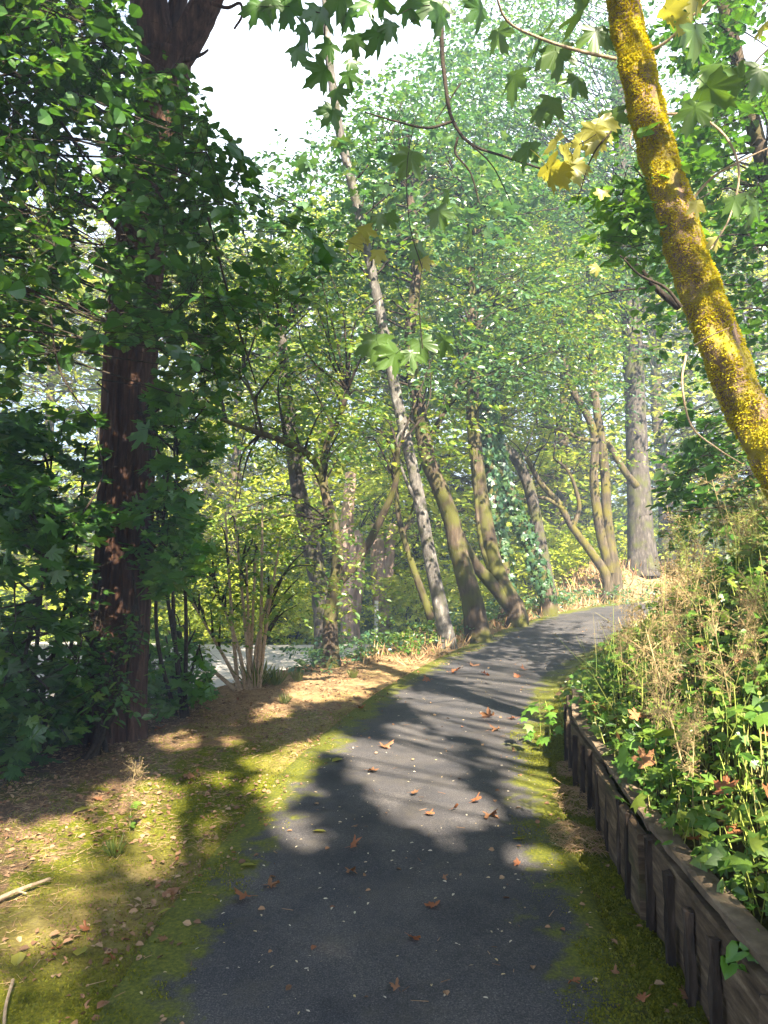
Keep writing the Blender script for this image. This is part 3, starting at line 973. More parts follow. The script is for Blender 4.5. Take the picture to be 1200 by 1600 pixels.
# --- mossy leaning trunk on the right bank
mp = [(1262, 830, 4.35), (1222, 740, 4.4), (1187, 672, 4.4), (1140, 575, 4.42), (1100, 470, 4.45), (1066, 370, 4.48), (1034, 260, 4.5), (1005, 150, 4.52), (978, 20, 4.55), (952, -140, 4.6), (920, -330, 4.7)]
P = np.array([W(*p) for p in mp])
P = np.vstack([ground_pt(P[0], -.2), P])
base = P[0] + [0, 0, .2]
mossy = thing('mossy_tree', 'leaning tree on the bank, its trunk coated in bright yellow moss', 'tree', base)
ph = rng.uniform(0, 6, 8)


def knob(a, t):
    return 1 + .05 * np.sin(3 * a + t * 40 + ph[0]) + .05 * np.sin(5 * a - t * 70 + ph[1]) + .04 * np.sin(2 * a + t * 120 + ph[2])


m_ = MB()
Cm = tube(m_, P, .135, .075, 40, 150, .02, rfun=knob)
link('trunk', m_.mesh('trunk', M['bark_moss'], base, True), mossy)
# gaps of the canopy that let the sun through, as the outlines of the light they leave on the ground
LIT = [[(-200, 1400), (140, 1395), (165, 1440), (150, 1500), (125, 1700), (-200, 1700)], [(-200, 1285), (70, 1275), (120, 1300), (140, 1345), (80, 1390), (-200, 1400)],
       [(180, 1215), (240, 1200), (270, 1250), (280, 1300), (272, 1350), (240, 1385), (200, 1405), (140, 1390), (130, 1290)], [(300, 1310), (322, 1255), (330, 1300), (318, 1345)],
       [(385, 1180), (440, 1165), (540, 1140), (548, 1165), (475, 1195), (470, 1250), (400, 1262)], [(430, 1290), (500, 1282), (500, 1330), (440, 1340)],
       [(545, 1160), (600, 1162), (680, 1198), (745, 1262), (790, 1285), (730, 1312), (640, 1290), (590, 1245), (550, 1215)], [(600, 1128), (640, 1128), (690, 1160), (728, 1215), (690, 1220), (620, 1182)],
       [(615, 1083), (700, 1080), (800, 1115), (785, 1142), (700, 1145), (640, 1108)], [(690, 1050), (760, 1060), (855, 1108), (850, 1135), (790, 1112), (720, 1082)],
       [(470, 1055), (600, 1032), (640, 1062), (560, 1092), (430, 1105)], [(640, 1018), (745, 1008), (760, 1032), (680, 1042)], [(735, 1043), (830, 1033), (850, 1050), (760, 1058)],
       [(245, 1140), (292, 1132), (305, 1165), (255, 1172)], [(395, 1100), (440, 1095), (445, 1120), (400, 1125)], [(290, 1215), (330, 1205), (330, 1235), (300, 1240)], [(340, 1150), (365, 1150), (365, 1170), (345, 1170)],
       [(800, 1175), (850, 1150), (868, 1190), (820, 1205)], [(800, 1325), (860, 1318), (852, 1372), (805, 1365)], [(520, 1470), (552, 1460), (562, 1520), (530, 1530)], [(160, 1350), (185, 1345), (180, 1400), (155, 1400)],
       [(20, 1480), (60, 1480), (60, 1520)], [(600, 1050), (650, 1040), (720, 1070), (840, 1120), (850, 1150), (780, 1150), (700, 1105), (630, 1085)], [(660, 1048), (760, 1050), (880, 1090), (880, 1110), (760, 1075)]]
shadow_dir = -SUN[:2] / SUN[2]
_tl = np.array([Cm[k, :2] + shadow_dir * Cm[k, 2] for k in range(12, 150, 3)])


def sunlit(qx, qy):
    """gaps of the canopy, told by where their light falls on the ground"""
    x_, y_ = proj(np.stack([qx, qy, np.zeros_like(qx)], -1))
    lit = np.zeros(qx.shape, bool)
    x_ = x_ + 70 * (fbm(qx * 3.1, qy * 3.1, 91) - .5) * smooth(9, 3, qy)
    y_ = y_ + 60 * (fbm(qx * 3.4, qy * 3.4, 95) - .5) * smooth(9, 3, qy)
    for p in LIT:
        lit |= inpoly(x_, y_, p) & (qy > .5)
    d = np.min(np.hypot(qx[:, None] - _tl[None, :, 0], qy[:, None] - _tl[None, :, 1]), 1)
    lit |= d < .26 + .06 * (vnoise(qx * 4, qy * 4, 2) - .5)
    lit |= (qx > 1.08) & (qy > 2.4) & (qy < 4.8) & (fbm(qx * 2.6, qy * 2.6, 67) > .5)
    lit |= (qx > .78) & (qy > 4.5) & (qy < 12) & (fbm(qx * 1.6, qy * 1.6, 61) > .22)
    lit |= (qx < -2.4) & (qy > 6.6) & (qy < 12.2) & (fbm(qx * 2.6, qy * 2.6, 63) > .53)
    lit |= (qx > -3.5) & (qy > 13.6) & (qx < -1.5)
    lit |= (qy > 9.8) & (qx > -2.0) & (fbm(qx * 1.5, qy * 1.5, 64) > .45)
    lit |= (qy > 11.4) & (qx > -1.7)
    lit |= (qy > 13.6) & (qx > -3.5) & (fbm(qx * 1.2, qy * 1.2, 65) > .5)
    return lit


def sunlit_near(x, y, r=.085):
    return sunlit(x, y) | sunlit(x + r, y) | sunlit(x - r, y) | sunlit(x, y + 1.6 * r) | sunlit(x, y - 1.6 * r)


n_ = 120000
k_ = rng.integers(0, 149, n_)
a_ = rng.uniform(0, 2 * np.pi, n_)
Tm = unit(np.gradient(Cm, axis=0))
Am = unit(np.cross(Tm, [0, 1, 0])); Bm = np.cross(Tm, Am)
rad = (.135 + (.075 - .135) * k_ / 149.0) * knob(a_, k_ / 149.0)
out = np.cos(a_)[:, None] * Am[k_] + np.sin(a_)[:, None] * Bm[k_]
Pm = Cm[k_] + out * rad[:, None] + Tm[k_] * rng.uniform(-.03, .03, (n_, 1))
cover = .6 * fbm(a_ * 1.3, k_ * .11, 31) + .4 * vnoise(a_ * 3, k_ * .33, 35)
keep = cover > .335 + .10 * (vnoise(a_ * 9, k_ * 1.1, 38) - .5)
Pm, out, Tk = Pm[keep], out[keep], Tm[k_][keep]
ml = MB()
n_ = len(Pm)
leaf_geom(ml, Pm - out * .004, out + rng.normal(0, .45, (n_, 3)) + [0, 0, -.15], Tk + rng.normal(0, .6, (n_, 3)), rng.uniform(.006, .017, n_) * (1 + .9 * (vnoise(Pm[:, 0] * 26 + Pm[:, 1] * 9, Pm[:, 2] * 26, 3) - .3)), KITE)
link('moss', ml.mesh('moss', M['moss_tuft'], base), mossy)['kind'] = 'stuff'
# thin pale side branches of the mossy tree
for pts, r0 in [([(962, 92, 4.52), (900, 78, 4.4), (840, 58, 4.2), (790, 30, 4.0), (770, -30, 3.8)], .012),
                ([(1000, 86, 4.5), (1040, 66, 4.4), (1085, 22, 4.3), (1130, -20, 4.2)], .011),
                ([(1075, 320, 4.45), (1110, 280, 4.4), (1150, 255, 4.3), (1215, 225, 4.2)], .009),
                ([(1030, 178, 4.5), (1090, 182, 4.4), (1135, 215, 4.3), (1155, 270, 4.25), (1140, 340, 4.2), (1110, 390, 4.15)], .009),
                ([(1065, 480, 4.4), (1040, 450, 4.4), (1000, 430, 4.3), (975, 405, 4.2)], .011),
                ([(1085, 540, 4.35), (1110, 525, 4.25), (1140, 512, 4.2)], .006),
                ([(1072, 555, 4.35), (1066, 600, 4.3), (1080, 665, 4.3), (1120, 700, 4.3), (1160, 725, 4.35)], .008),
                ([(988, 205, 4.5), (985, 225, 4.45), (995, 240, 4.4)], .006)]:
    m_ = MB()
    tube(m_, [W(*p) for p in pts], r0, r0 * .45, 7, 20, .06)
    link('branch', m_.mesh('branch', M['twig'] if r0 == .011 and pts[0][1] > 400 else M['twig_pale'], base, True), mossy)

# --- big dark red trunk on the left
lp = [(172, 1150, 6.5), (180, 1080, 6.5), (186, 1000, 6.5), (192, 900, 6.5), (197, 780, 6.5), (201, 650, 6.5), (208, 500, 6.5), (225, 350, 6.5), (248, 200, 6.5), (262, 90, 6.5)]
P = np.array([W(*p) for p in lp])
P[0] = ground_pt(P[0], -.15)
base = P[0] + [0, 0, .15]
red = thing('cedar_tree', 'big dark trunk with furrowed red-brown bark standing where the verge drops away', 'tree', base)


def furrow(a, t):
    w = a + .25 * np.sin(t * 9) + .1 * np.sin(t * 31 + a * 2)
    rid = 1 - np.abs(np.sin(w * 9 + 1.2 * np.sin(t * 14 + a)))
    rid2 = 1 - np.abs(np.sin(w * 17 + 2 * np.sin(t * 23)))
    fl = 1 + .42 * np.exp(-t * 15) * (1 + .5 * np.sin(a * 5))
    return fl * (1 - .10 * rid ** 2 - .05 * rid2 ** 2)


m_ = MB()
Cl = tube(m_, P, .255, .215, 140, 160, .012, rfun=furrow)
link('trunk', m_.mesh('trunk', M['bark_red'], base, True), red)
for pts, r0, r1 in [([(262, 110, 6.5), (240, 50, 6.5), (228, -40, 6.5), (215, -200, 6.5)], .19, .13),
                    ([(268, 100, 6.5), (305, 40, 6.4), (335, -30, 6.3), (380, -180, 6.2)], .15, .1),
                    ([(262, 95, 6.55), (275, 20, 6.6), (290, -60, 6.6)], .1, .07)]:
    m_ = MB()
    tube(m_, [W(*p) for p in pts], r0, r1, 60, 40, .03, rfun=lambda a, t: 1 - .08 * (1 - np.abs(np.sin(a * 8 + 1.5 * np.sin(t * 7)))) ** 2)
    link('limb', m_.mesh('limb', M['bark_red'], base, True), red)
for pts, r0 in [([(255, 75, 6.4), (285, 30, 6.3), (310, -10, 6.2)], .022), ([(290, 95, 6.4), (315, 85, 6.3), (325, 78, 6.2)], .02),
                ([(330, 5, 6.2), (355, 12, 6.1), (375, 5, 6.0), (378, 25, 6.0), (366, 45, 6.0)], .018),
                ([(215, 400, 6.3), (190, 365, 6.0), (150, 325, 5.6), (130, 310, 5.4)], .03)]:
    m_ = MB()
    tube(m_, [W(*p) for p in pts], r0, r0 * .5, 8, 20, .08)
    link('branch', m_.mesh('branch', M['bark_red'], base, True), red)


# ------------------------------------------------------------------ foliage hung in front and to the sides
def poly_points(poly, n, y0, y1, rg, pad=0):
    xs, ys = [p[0] for p in poly], [p[1] for p in poly]
    out = []
    while len(out) < n:
        x, y = rg.uniform(min(xs), max(xs)), rg.uniform(min(ys), max(ys))
        if inpoly(np.array([x]), np.array([y]), poly)[0]:
            out.append(W(x, y, rg.uniform(y0, y1)))
    return np.array(out)


def leafy(root, base, boughs, leaf, tpl, ms, nl, L, size, rg, spread, flat, trunkC=None, keep=None, n_parts=0, leafname='leaf', br=.012, droop=.3, tilt=.5, name='foliage', twigmat=None, body=(0, 0, 0)):
    """foliage made of sprays round given bough points; the largest-looking leaves become objects of their own"""
    c = boughs.mean(0)
    mbb = MB()
    if trunkC is not None:
        for bc in boughs[:: 2]:
            a = trunkC[int(np.argmin(np.linalg.norm(trunkC - bc, axis=1)))]
            tube(mbb, [a, (a + bc) / 2 + rg.normal(0, .12, 3) + [0, 0, .12], bc], br, br * .3, 5, 8)
    m = len(boughs)
    P0 = (boughs[:, None] + gauss_ball(m * ms, spread, flat, rg).reshape(m, ms, 3)).reshape(-1, 3)
    src = np.repeat(boughs, ms, 0)
    if keep is not None:
        k = keep(P0)
        P0, src = P0[k], src[k]
    D = (P0 - src) + rg.normal(0, .2, P0.shape)
    D[:, 2] = D[:, 2] * .4 - .03
    D = unit(D)
    sticks(mbb, src, P0, np.full(len(P0), .0022), np.full(len(P0), .0014))
    sticks(mbb, P0, P0 + D * L - [0, 0, droop * L * .6], np.full(len(P0), .0014), np.full(len(P0), .0008))
    P, A, N, S = sprays(P0, D, nl, L, size, tilt, droop, rg)
    if keep is not None:
        k = keep(P)
        P, A, N, S = P[k], A[k], N[k], S[k]
    link('branches', mbb.mesh('branches', twigmat or M['twig'], base, True), root)
    order = np.arange(len(P))
    if n_parts:
        x, y = proj(P)
        vis = (x > -20) & (x < 1220) & (y > -20) & (y < 1620)
        app = np.where(vis, S / np.maximum(P[:, 1], .3), 0)
        order = np.argsort(-app)
        big, order = order[:n_parts], order[n_parts:]
        Au = unit(A); Bu = unit(np.cross(N, Au)); Nu = np.cross(Au, Bu)
        lm = MB().add(tpl[0], *tpl[1]).mesh(leafname, leaf)
        for q in big:
            o = bpy.data.objects.new(leafname, lm)
            mt = np.eye(4)
            mt[:3, 0], mt[:3, 1], mt[:3, 2], mt[:3, 3] = Au[q] * S[q], Bu[q] * S[q], Nu[q] * S[q], P[q] - base
            o.matrix_basis = Matrix(mt.tolist())
            o.parent = root
            COL.objects.link(o)
    ml = MB()
    leaf_geom(ml, P[order], A[order], N[order], S[order], tpl)
    o = link(name, ml.mesh(name, leaf, base), root)
    o['kind'] = 'stuff'


LEAFVAR = {}


# -- hazel-like tree whose boughs hang in from the left in front of the dark trunk
rg = np.random.default_rng(301)
tp = np.array([[-3.9, 4.6, float(height(-3.9, 4.6)) - .1], [-3.8, 4.6, 1.2], [-3.5, 4.7, 2.6], [-3.1, 4.8, 4.0], [-2.6, 5.0, 5.6], [-2.2, 5.1, 7]])
base = tp[0] + [0, 0, .1]
hz = thing('hazel_tree', 'round-leaved tree whose dark shaded boughs hang across the upper part of the big red-brown trunk', 'tree', base)
m_ = MB()
Ch = tube(m_, tp, .13, .06, 14, 40, .05)
link('trunk', m_.mesh('trunk', M['bark_brown'], base, True), hz)
POLY_H = [(-80, -80), (185, -80), (205, 50), (292, 105), (325, 170), (400, 262), (398, 335), (500, 340), (525, 400), (498, 440), (400, 545), (360, 630), (330, 650), (250, 620), (238, 540), (165, 540), (110, 630), (0, 660), (-80, 660)]
GAPS = [[(110, 350), (165, 340), (172, 480), (150, 480)], [(80, 190), (120, 220), (165, 275), (170, 250), (110, 180)], [(145, 150), (175, 150), (172, 185), (150, 180)]]


def keep_h(P):
    x, y = proj(P)
    xx, yy_ = x + rng.normal(0, 7, x.shape), y + rng.normal(0, 7, x.shape)
    k = inpoly(xx, yy_, POLY_H) & (P[:, 1] > 2.6)
    for g in GAPS:
        k &= ~(inpoly(xx, yy_, g) & (rng.random(x.shape) < .93))
    hole = fbm(x / 60.0, y / 60.0, 71) < np.where(y > 300, .36, .24)
    return k & ~hole


leafy(hz, base, poly_points(POLY_H, 150, 3.9, 5.6, rg), M['leaf_dark'], ROUND, 14, 7, .32, .076, rg, .26, .14, Ch, keep_h, 300, 'leaf')
# two long whippy twigs at the left
for pts in ([(40, 450, 4.2), (75, 480, 4.2), (88, 560, 4.2), (110, 610, 4.2), (150, 660, 4.2)], [(95, 190, 4.4), (135, 245, 4.5), (172, 282, 4.6)], [(80, 170, 4.5), (120, 230, 4.6), (180, 330, 4.8), (215, 420, 4.9)],
            [(325, 340, 4.6), (360, 470, 4.6), (400, 600, 4.6)]):
    m_ = MB()
    tube(m_, [W(*p) for p in pts], .009, .004, 6, 16, .1)
    link('twig', m_.mesh('twig', M['twig'], base, True), hz)

# -- maple saplings in the shade round the big trunk
for k, (lab, poly, n_, y0, y1, px0, ms, sz, mat) in enumerate([
        ('dark shaded maple bush filling the corner beside the foot of the big trunk', [(-80, 640), (165, 640), (160, 760), (140, 900), (128, 1010), (150, 1090), (120, 1150), (0, 1215), (-80, 1230)], 95, 4.9, 6.3, (40, 1150, 6.0), 11, .105, 'leaf_dark'),
        ('green maple sapling spreading its leaves beside the lit side of the big trunk', [(232, 590), (345, 640), (355, 690), (305, 790), (335, 850), (290, 930), (235, 930), (190, 800), (225, 780)], 44, 5.4, 6.6, (290, 1080, 7.2), 10, .095, 'leaf_near'),
        ('low leafy maple seedlings covering the slope below the big trunk', [(212, 960), (300, 980), (345, 1040), (330, 1090), (290, 1108), (225, 1118)], 26, 6.9, 7.8, (270, 1100, 7.4), 9, .085, 'leaf_near'),
        ('small-leaved bush clasping the foot of the big red-brown trunk', [(110, 930), (225, 950), (225, 1010), (180, 1040), (225, 1090), (190, 1125), (130, 1130), (110, 1060)], 36, 5.6, 6.1, (150, 1130, 5.9), 12, .075, 'leaf_dark')]):
    rg = np.random.default_rng(320 + k)
    g = W(*px0); g = ground_pt(g, -.05)
    root = thing('maple_sapling', lab, 'bush', g + [0, 0, .05])
    base = g + [0, 0, .05]
    bo = poly_points(poly, n_, y0, y1, rg)
    bo[:, 2] = np.maximum(bo[:, 2], height(bo[:, 0], bo[:, 1]) + .12)
    topz = bo[:, 2].max()
    m_ = MB()
    cs = []
    for q in range(4):
        e = bo[rg.integers(len(bo))] * [1, 1, 0] + [0, 0, g[2] + (topz - g[2]) * rg.uniform(.6, .95)]
        cs.append(tube(m_, [g + rg.normal(0, .06, 3) * [1, 1, 0], (g + e) / 2 + rg.normal(0, .1, 3), e], .024, .008, 7, 18, .06))
    link('stem', m_.mesh('stem', M['twig'], base, True), root)

    def keep_b(P, poly=poly):
        x, y = proj(P)
        return inpoly(x + rng.normal(0, 8, x.shape), y + rng.normal(0, 8, x.shape), poly) & (P[:, 1] > 2.6) & (P[:, 2] > height(P[:, 0], P[:, 1])) & (fbm(x / 40., y / 40., 90 + 1) > .34)
    leafy(root, base, bo, M[mat], MAPLE if sz > .08 else OVAL, ms, 6, .28, sz, rg, .22, .13, np.concatenate(cs), keep_b, 120 if sz > .08 else 0, 'leaf')

# -- hazel behind the mossy trunk on the right
rg = np.random.default_rng(340)
tp = np.array([ground_pt((4.3, 7.2)), (4.25, 7.2, 3.0), (4.0, 7.2, 4.4), (3.6, 7.1, 6.0), (3.1, 7, 8)])
base = tp[0] + [0, 0, .12]
hr = thing('hazel_tree', 'broad green hazel filling the background behind the yellow-mossed trunk', 'tree', base)
m_ = MB()
Ch = tube(m_, tp, .12, .05, 12, 40, .05)
link('trunk', m_.mesh('trunk', M['bark_brown'], base, True), hr)
POLY_R = [(1030, -80), (1300, -80), (1300, 830), (1130, 835), (1060, 870), (1018, 850), (1022, 640), (1010, 520), (1000, 430), (960, 400), (1000, 300), (990, 200), (1020, 100)]


def keep_r(P):
    x, y = proj(P)
    g_ = P[:, :2] + shadow_dir * P[:, 2:3]
    sl_ = sunlit_near(g_[:, 0], g_[:, 1]) & (g_[:, 1] < 10.2) & (g_[:, 0] < 1.9)
    return ~sl_ & inpoly(x + rng.normal(0, 10, x.shape), y + rng.normal(0, 10, x.shape), POLY_R) & (fbm(x / 45., y / 45., 55) > np.where(y < 480, .40, .22))


leafy(hr, base, poly_points(POLY_R, 150, 5.4, 8.2, rg), M['leaf_near'], BROAD, 12, 8, .36, .10, rg, .35, .2, Ch, keep_r, 200, 'leaf')
for pts, r0 in ([(1060, 480, 5.6), (1025, 450, 5.5), (995, 415, 5.4), (970, 400, 5.3)], .03), ([(1010, 450, 5.5), (960, 455, 5.4), (915, 465, 5.3)], .008):
    m_ = MB()
    tube(m_, [W(*p) for p in pts], r0, r0 * .4, 7, 16, .08)
    link('branch', m_.mesh('branch', M['twig'], base, True), hr)

# -- bright little spray beside the trunk
rg = np.random.default_rng(350)
p0 = W(1040, 330, 4.8)
root = thing('leaf_spray', 'small bright green spray of leaves catching the sun beside the mossy trunk', 'branch', p0)
PO = [(925, 335), (960, 285), (1010, 280), (1040, 320), (1045, 380), (1010, 420), (970, 395)]
leafy(root, p0, poly_points(PO, 14, 4.6, 5.0, rg), M['leaf_bright'], BROAD, 7, 6, .16, .082, rg, .1, .06, np.array([p0, W(1046, 400, 4.8)]), None, 80, 'leaf', br=.006)

# -- big lobed leaves hanging from the mossy maple
def big_leaf(deep, seed, mat):
    r2 = np.random.default_rng(seed)
    v, f = T_maple(deep, 0)
    v = v.copy()
    rr, aa = np.hypot(v[:, 0], v[:, 1]), np.arctan2(v[:, 1], v[:, 0])
    v[:, :2] *= 1 + r2.normal(0, .04, (len(v), 1))
    v[:, 2] = -.22 * rr ** 2 + .10 * rr * np.cos(aa * 5 + seed) + r2.normal(0, .02, len(v))
    m_ = MB().add(v, *f)
    tube(m_, [(.18, 0, 0), (-.2, .02, .05), (-.6, .06, .22)], .012, .01, 5, 7)
    return m_.mesh('leaf', mat, smooth_=True)


lm_g = [big_leaf(.46 + .03 * k, 20 + k, M['leaf_maple']) for k in range(4)]
lm_y = [big_leaf(.5 + .03 * k, 30 + k, M['leaf_yellow']) for k in range(4)]
lm_d = [big_leaf(.42 + .03 * k, 40 + k, M['leaf_dark']) for k in range(4)]  # darker leaf colour stands for the shade on these hanging leaves
base = np.array(mossy.location)


def hang_leaf(px, py, Y, size_px, me, face=.8):
    p = W(px, py, Y)
    S = size_px * Y / F * .8
    v = unit(np.array([0, 0, EYE]) - p)
    n_ = unit(v * face + rng.normal(0, .45, 3) + np.array([.1, 0, .35]))
    a_ = unit(np.array([rng.normal(0, .55), rng.normal(0, .2), -1.0]))
    b_ = unit(np.cross(n_, a_)); n2 = np.cross(a_, b_)
    o = bpy.data.objects.new('leaf', me[int(rng.integers(4))])
    S = S * rng.uniform(.75, 1.2)
    mt = np.eye(4)
    mt[:3, 0], mt[:3, 1], mt[:3, 2], mt[:3, 3] = a_ * S, b_ * S, n2 * S, p - a_ * S * .5 - base
    o.matrix_basis = Matrix(mt.tolist()); o.parent = mossy
    COL.objects.link(o)
    return p - a_ * S * .5


for x, y, Y, s in [(400, 18, 5.2, 42), (425, 8, 5.2, 45), (452, 22, 5.2, 40), (478, 55, 5.2, 44), (500, 28, 5.2, 48), (508, 78, 5.2, 40), (470, 85, 5.2, 36), (498, 118, 5.2, 40), (530, 150, 5.2, 38), (545, 125, 5.2, 30), (555, 70, 5, 32), (588, 65, 5, 42), (610, 48, 5, 34),
                   (640, 18, 5, 44), (672, 8, 5, 60), (690, 30, 5, 48), (545, 30, 5.2, 40), (520, 5, 5.2, 50), (570, 10, 5.1, 36), (745, 20, 5, 36), (515, 180, 5.3, 34), (440, -5, 5.2, 50), (600, 5, 5, 34), (552, 100, 5.2, 26)]:
    hang_leaf(x, y, Y, s * 1.15, lm_d)
for x, y, Y, s in [(637, 255, 5.4, 46), (610, 345, 5.6, 40), (655, 395, 5.6, 34), (592, 345, 5.6, 30), (660, 545, 5.8, 46), (645, 560, 5.8, 40), (690, 540, 5.8, 40), (588, 545, 5.8, 50), (610, 560, 5.8, 42), (735, 372, 5.4, 26), (700, 310, 5.4, 40), (690, 340, 5.4, 36),
                   (860, 170, 5, 48), (842, 182, 5, 34), (905, 25, 4.6, 70), (960, 190, 4.6, 40), (1090, 60, 4, 70), (1120, 150, 4, 70), (1150, 130, 4, 60), (1185, 120, 4, 60), (1080, 180, 4, 52), (1180, 330, 4, 60), (1150, 320, 4, 50), (1105, 110, 4.2, 60), (840, 60, 4.8, 70), (870, 90, 4.8, 60),
                   (800, 130, 5, 46), (820, 240, 5.2, 40), (780, 60, 5, 46), (900, 130, 4.8, 44), (930, 60, 4.6, 46)]:
    hang_leaf(x, y, Y, s * 1.1, lm_g)
for x, y, Y, s in [(870, 225, 4.3, 44), (898, 268, 4.3, 52), (866, 275, 4.3, 50), (925, 215, 4.3, 46), (946, 200, 4.3, 40), (905, 232, 4.3, 40), (885, 250, 4.3, 48), (930, 232, 4.3, 30), (1052, 22, 4.2, 48), (1082, 6, 4.2, 42), (1063, 40, 4.2, 34), (665, 412, 5.6, 30), (590, 400, 5.6, 30),
                   (570, 365, 5.6, 26), (558, 378, 5.6, 26), (1090, 325, 4.3, 34), (1117, 380, 4.3, 26), (1190, 45, 3.8, 40), (930, 420, 4.4, 24), (940, 305, 4.5, 26)]:
    hang_leaf(x, y, Y, s * 1.1, lm_y)
for pts, r0 in [([(696, -40, 6), (690, 60, 6), (696, 130, 6), (706, 185, 6), (735, 225, 6), (790, 245, 6.2), (850, 265, 6.4)], .022), ([(706, 190, 6), (668, 200, 6), (620, 190, 6), (570, 175, 5.9)], .014), ([(715, 215, 6), (712, 240, 6), (735, 270, 6), (750, 320, 6)], .012),
                ([(735, 225, 6), (770, 260, 6), (800, 320, 6.2)], .008), ([(720, 130, 6), (700, 160, 6), (680, 190, 6)], .008), ([(512, -20, 5.25), (508, 90, 5.3), (535, 150, 5.3)], .006), ([(672, 8, 5), (640, 14, 5), (600, 40, 5), (590, 60, 5)], .004), ([(500, 20, 5.2), (450, 10, 5.2), (400, 10, 5.2)], .004),
                ([(955, 205, 4.3), (925, 245, 4.3), (900, 320, 4.35)], .006), ([(882, 215, 4.3), (905, 225, 4.3), (945, 200, 4.3)], .004),
                ([(660, 420, 5.6), (640, 350, 5.5), (636, 260, 5.4), (650, 180, 5.4)], .005), ([(660, 545, 5.8), (655, 470, 5.7), (660, 410, 5.6)], .005)]:
    m_ = MB()
    tube(m_, [W(*p) for p in pts], r0, r0 * .4, 6, 22, .12)
    link('branch', m_.mesh('branch', M['twig'], base, True), mossy)

# ------------------------------------------------------------------ trees beyond the car park
variants = []
for v in range(3):
    rg = np.random.default_rng(400 + v)
    ml, mbb = MB(), MB()
    tc0 = tube(mbb, [(0, 0, -.4), (.1, 0, 3), (-.1, .1, 7), (.1, 0, 11)], .28, .08, 10, 24, .06)
    nb = 62
    z = rg.uniform(.06, 1, nb)
    r_ = 3.3 * np.sqrt(np.clip(1 - ((z - .42) / .62) ** 2, .03, 1)) * rg.uniform(.45, 1, nb)
    a_ = rg.uniform(0, 2 * np.pi, nb)
    bo = np.stack([r_ * np.cos(a_), r_ * np.sin(a_), .6 + z * 13], -1)
    crown_geom(ml, mbb, tc0, (0, 0, 7), None, nb, 15, 9, .8, .21, KITE, rg, cull=False, spread=.75, flat=.35, twig=.008, br=.05, boughs=bo)
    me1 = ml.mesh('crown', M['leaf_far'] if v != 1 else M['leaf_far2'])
    me2 = mbb.mesh('trunk', M['bark_brown'], smooth_=True)
    variants.append((me1, me2))
lab_far = ['sunlit yellow-green tree standing in the wood beyond the car park']
row = [(-15, 24, 15), (-11.5, 25, 14), (-8.2, 24, 13.5), (-5.3, 26, 13), (-2.3, 25.5, 14), (1.0, 26, 16), (3.8, 25, 15), (6.5, 27, 16), (9.8, 26, 16), (13.5, 27, 15),
       (-18, 33, 17), (-13, 34, 15), (-8.5, 35, 16.5), (-4.0, 35, 16), (.5, 36, 19), (5, 35, 20), (9.5, 36, 20), (14.5, 35, 20), (18, 30, 18),
       (-22, 26, 16), (-10, 44, 20), (0, 46, 22), (10, 46, 24), (20, 42, 22)]
for k, (x, y, h) in enumerate(row):
    z = float(height(x, y))
    marks = [(60, 'the dark corner of maple leaves'), (190, 'the big red-brown trunk'), (360, 'the many-stemmed shrub'), (480, 'the broken grey trunk'), (555, 'the pinkish three-stemmed trunk'), (600, 'the white post'), (690, 'the slender pale trunk'),
             (745, 'the stout brown trunk'), (800, 'the two-stemmed clump'), (855, 'the ivy-wrapped trunks'), (955, 'the mossy pair at the bend'), (1010, 'the thick grey trunk at the bend'), (1110, 'the bank'), (1300, 'the yellow-mossed trunk')]
    hx = 600 + F * x / y
    mk = min(marks, key=lambda q: abs(q[0] - hx))[1]
    lb = ('sunlit yellow-green tree across the car park, seen behind ' if y < 30 and x < 4 else 'sunlit yellow-green woodland tree seen behind ' if y < 30 else 'tall tree deeper in the wood, seen past ' if y < 40 else 'tallest far tree at the back of the wood, past ') + mk
    t = thing('woodland_tree', lb, 'tree', (x, y, z), 'sunlit trees of the wood beyond the car park')
    t.rotation_euler = (0, 0, rng.uniform(0, 6.28))
    sc_ = h / 14.0
    t.scale = (max(sc_, .9) * rng.uniform(.9, 1.15), max(sc_, .9), sc_)
    me1, me2 = variants[k % 3]
    link('crown', me1, t)['kind'] = 'stuff'
    link('trunk', me2, t)

for k, (px, py, Y, r0, lab) in enumerate([(652, 955, 20.8, 1.1, 'bright green sunlit bush between the thin sapling and the slender pale trunk'), (735, 925, 20.0, 1.2, 'sunlit yellow-green bush behind the crossing low stem'), (830, 890, 19.6, 1.2, 'sunlit bush behind the ivy-wrapped trunks'),
                                          (455, 965, 21.5, 1.1, 'sunlit bush at the back of the car park left of the pinkish trunk'), (905, 870, 21.0, 1.2, 'sunlit bush under the low mossy leaning tree'), (350, 985, 22, 1.2, 'sunlit grassy bush across the car park behind the shrub')]):
    rg = np.random.default_rng(440 + k)
    c = W(px, py, Y)
    b0 = ground_pt(c, 0)
    root = thing('bush', lab, 'bush', b0)
    ml, mbb = MB(), MB()
    st_ = np.concatenate([tube(mbb, [b0 - [0, 0, .1], b0 + [rg.normal(0, .2), rg.normal(0, .2), .7], c + rg.normal(0, .4, 3)], .03, .01, 5, 12) for _ in range(4)])
    crown_geom(ml, mbb, st_, (c[0], c[1], max(c[2], b0[2] + .8)), (r0, r0, r0 * .75), 22, 16, 9, .4, .13, KITE, rg, cull=False, spread=.35, flat=.2, twig=0, br=.012)
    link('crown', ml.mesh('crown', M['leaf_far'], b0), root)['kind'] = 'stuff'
    link('stem', mbb.mesh('stem', M['twig'], b0, True), root)

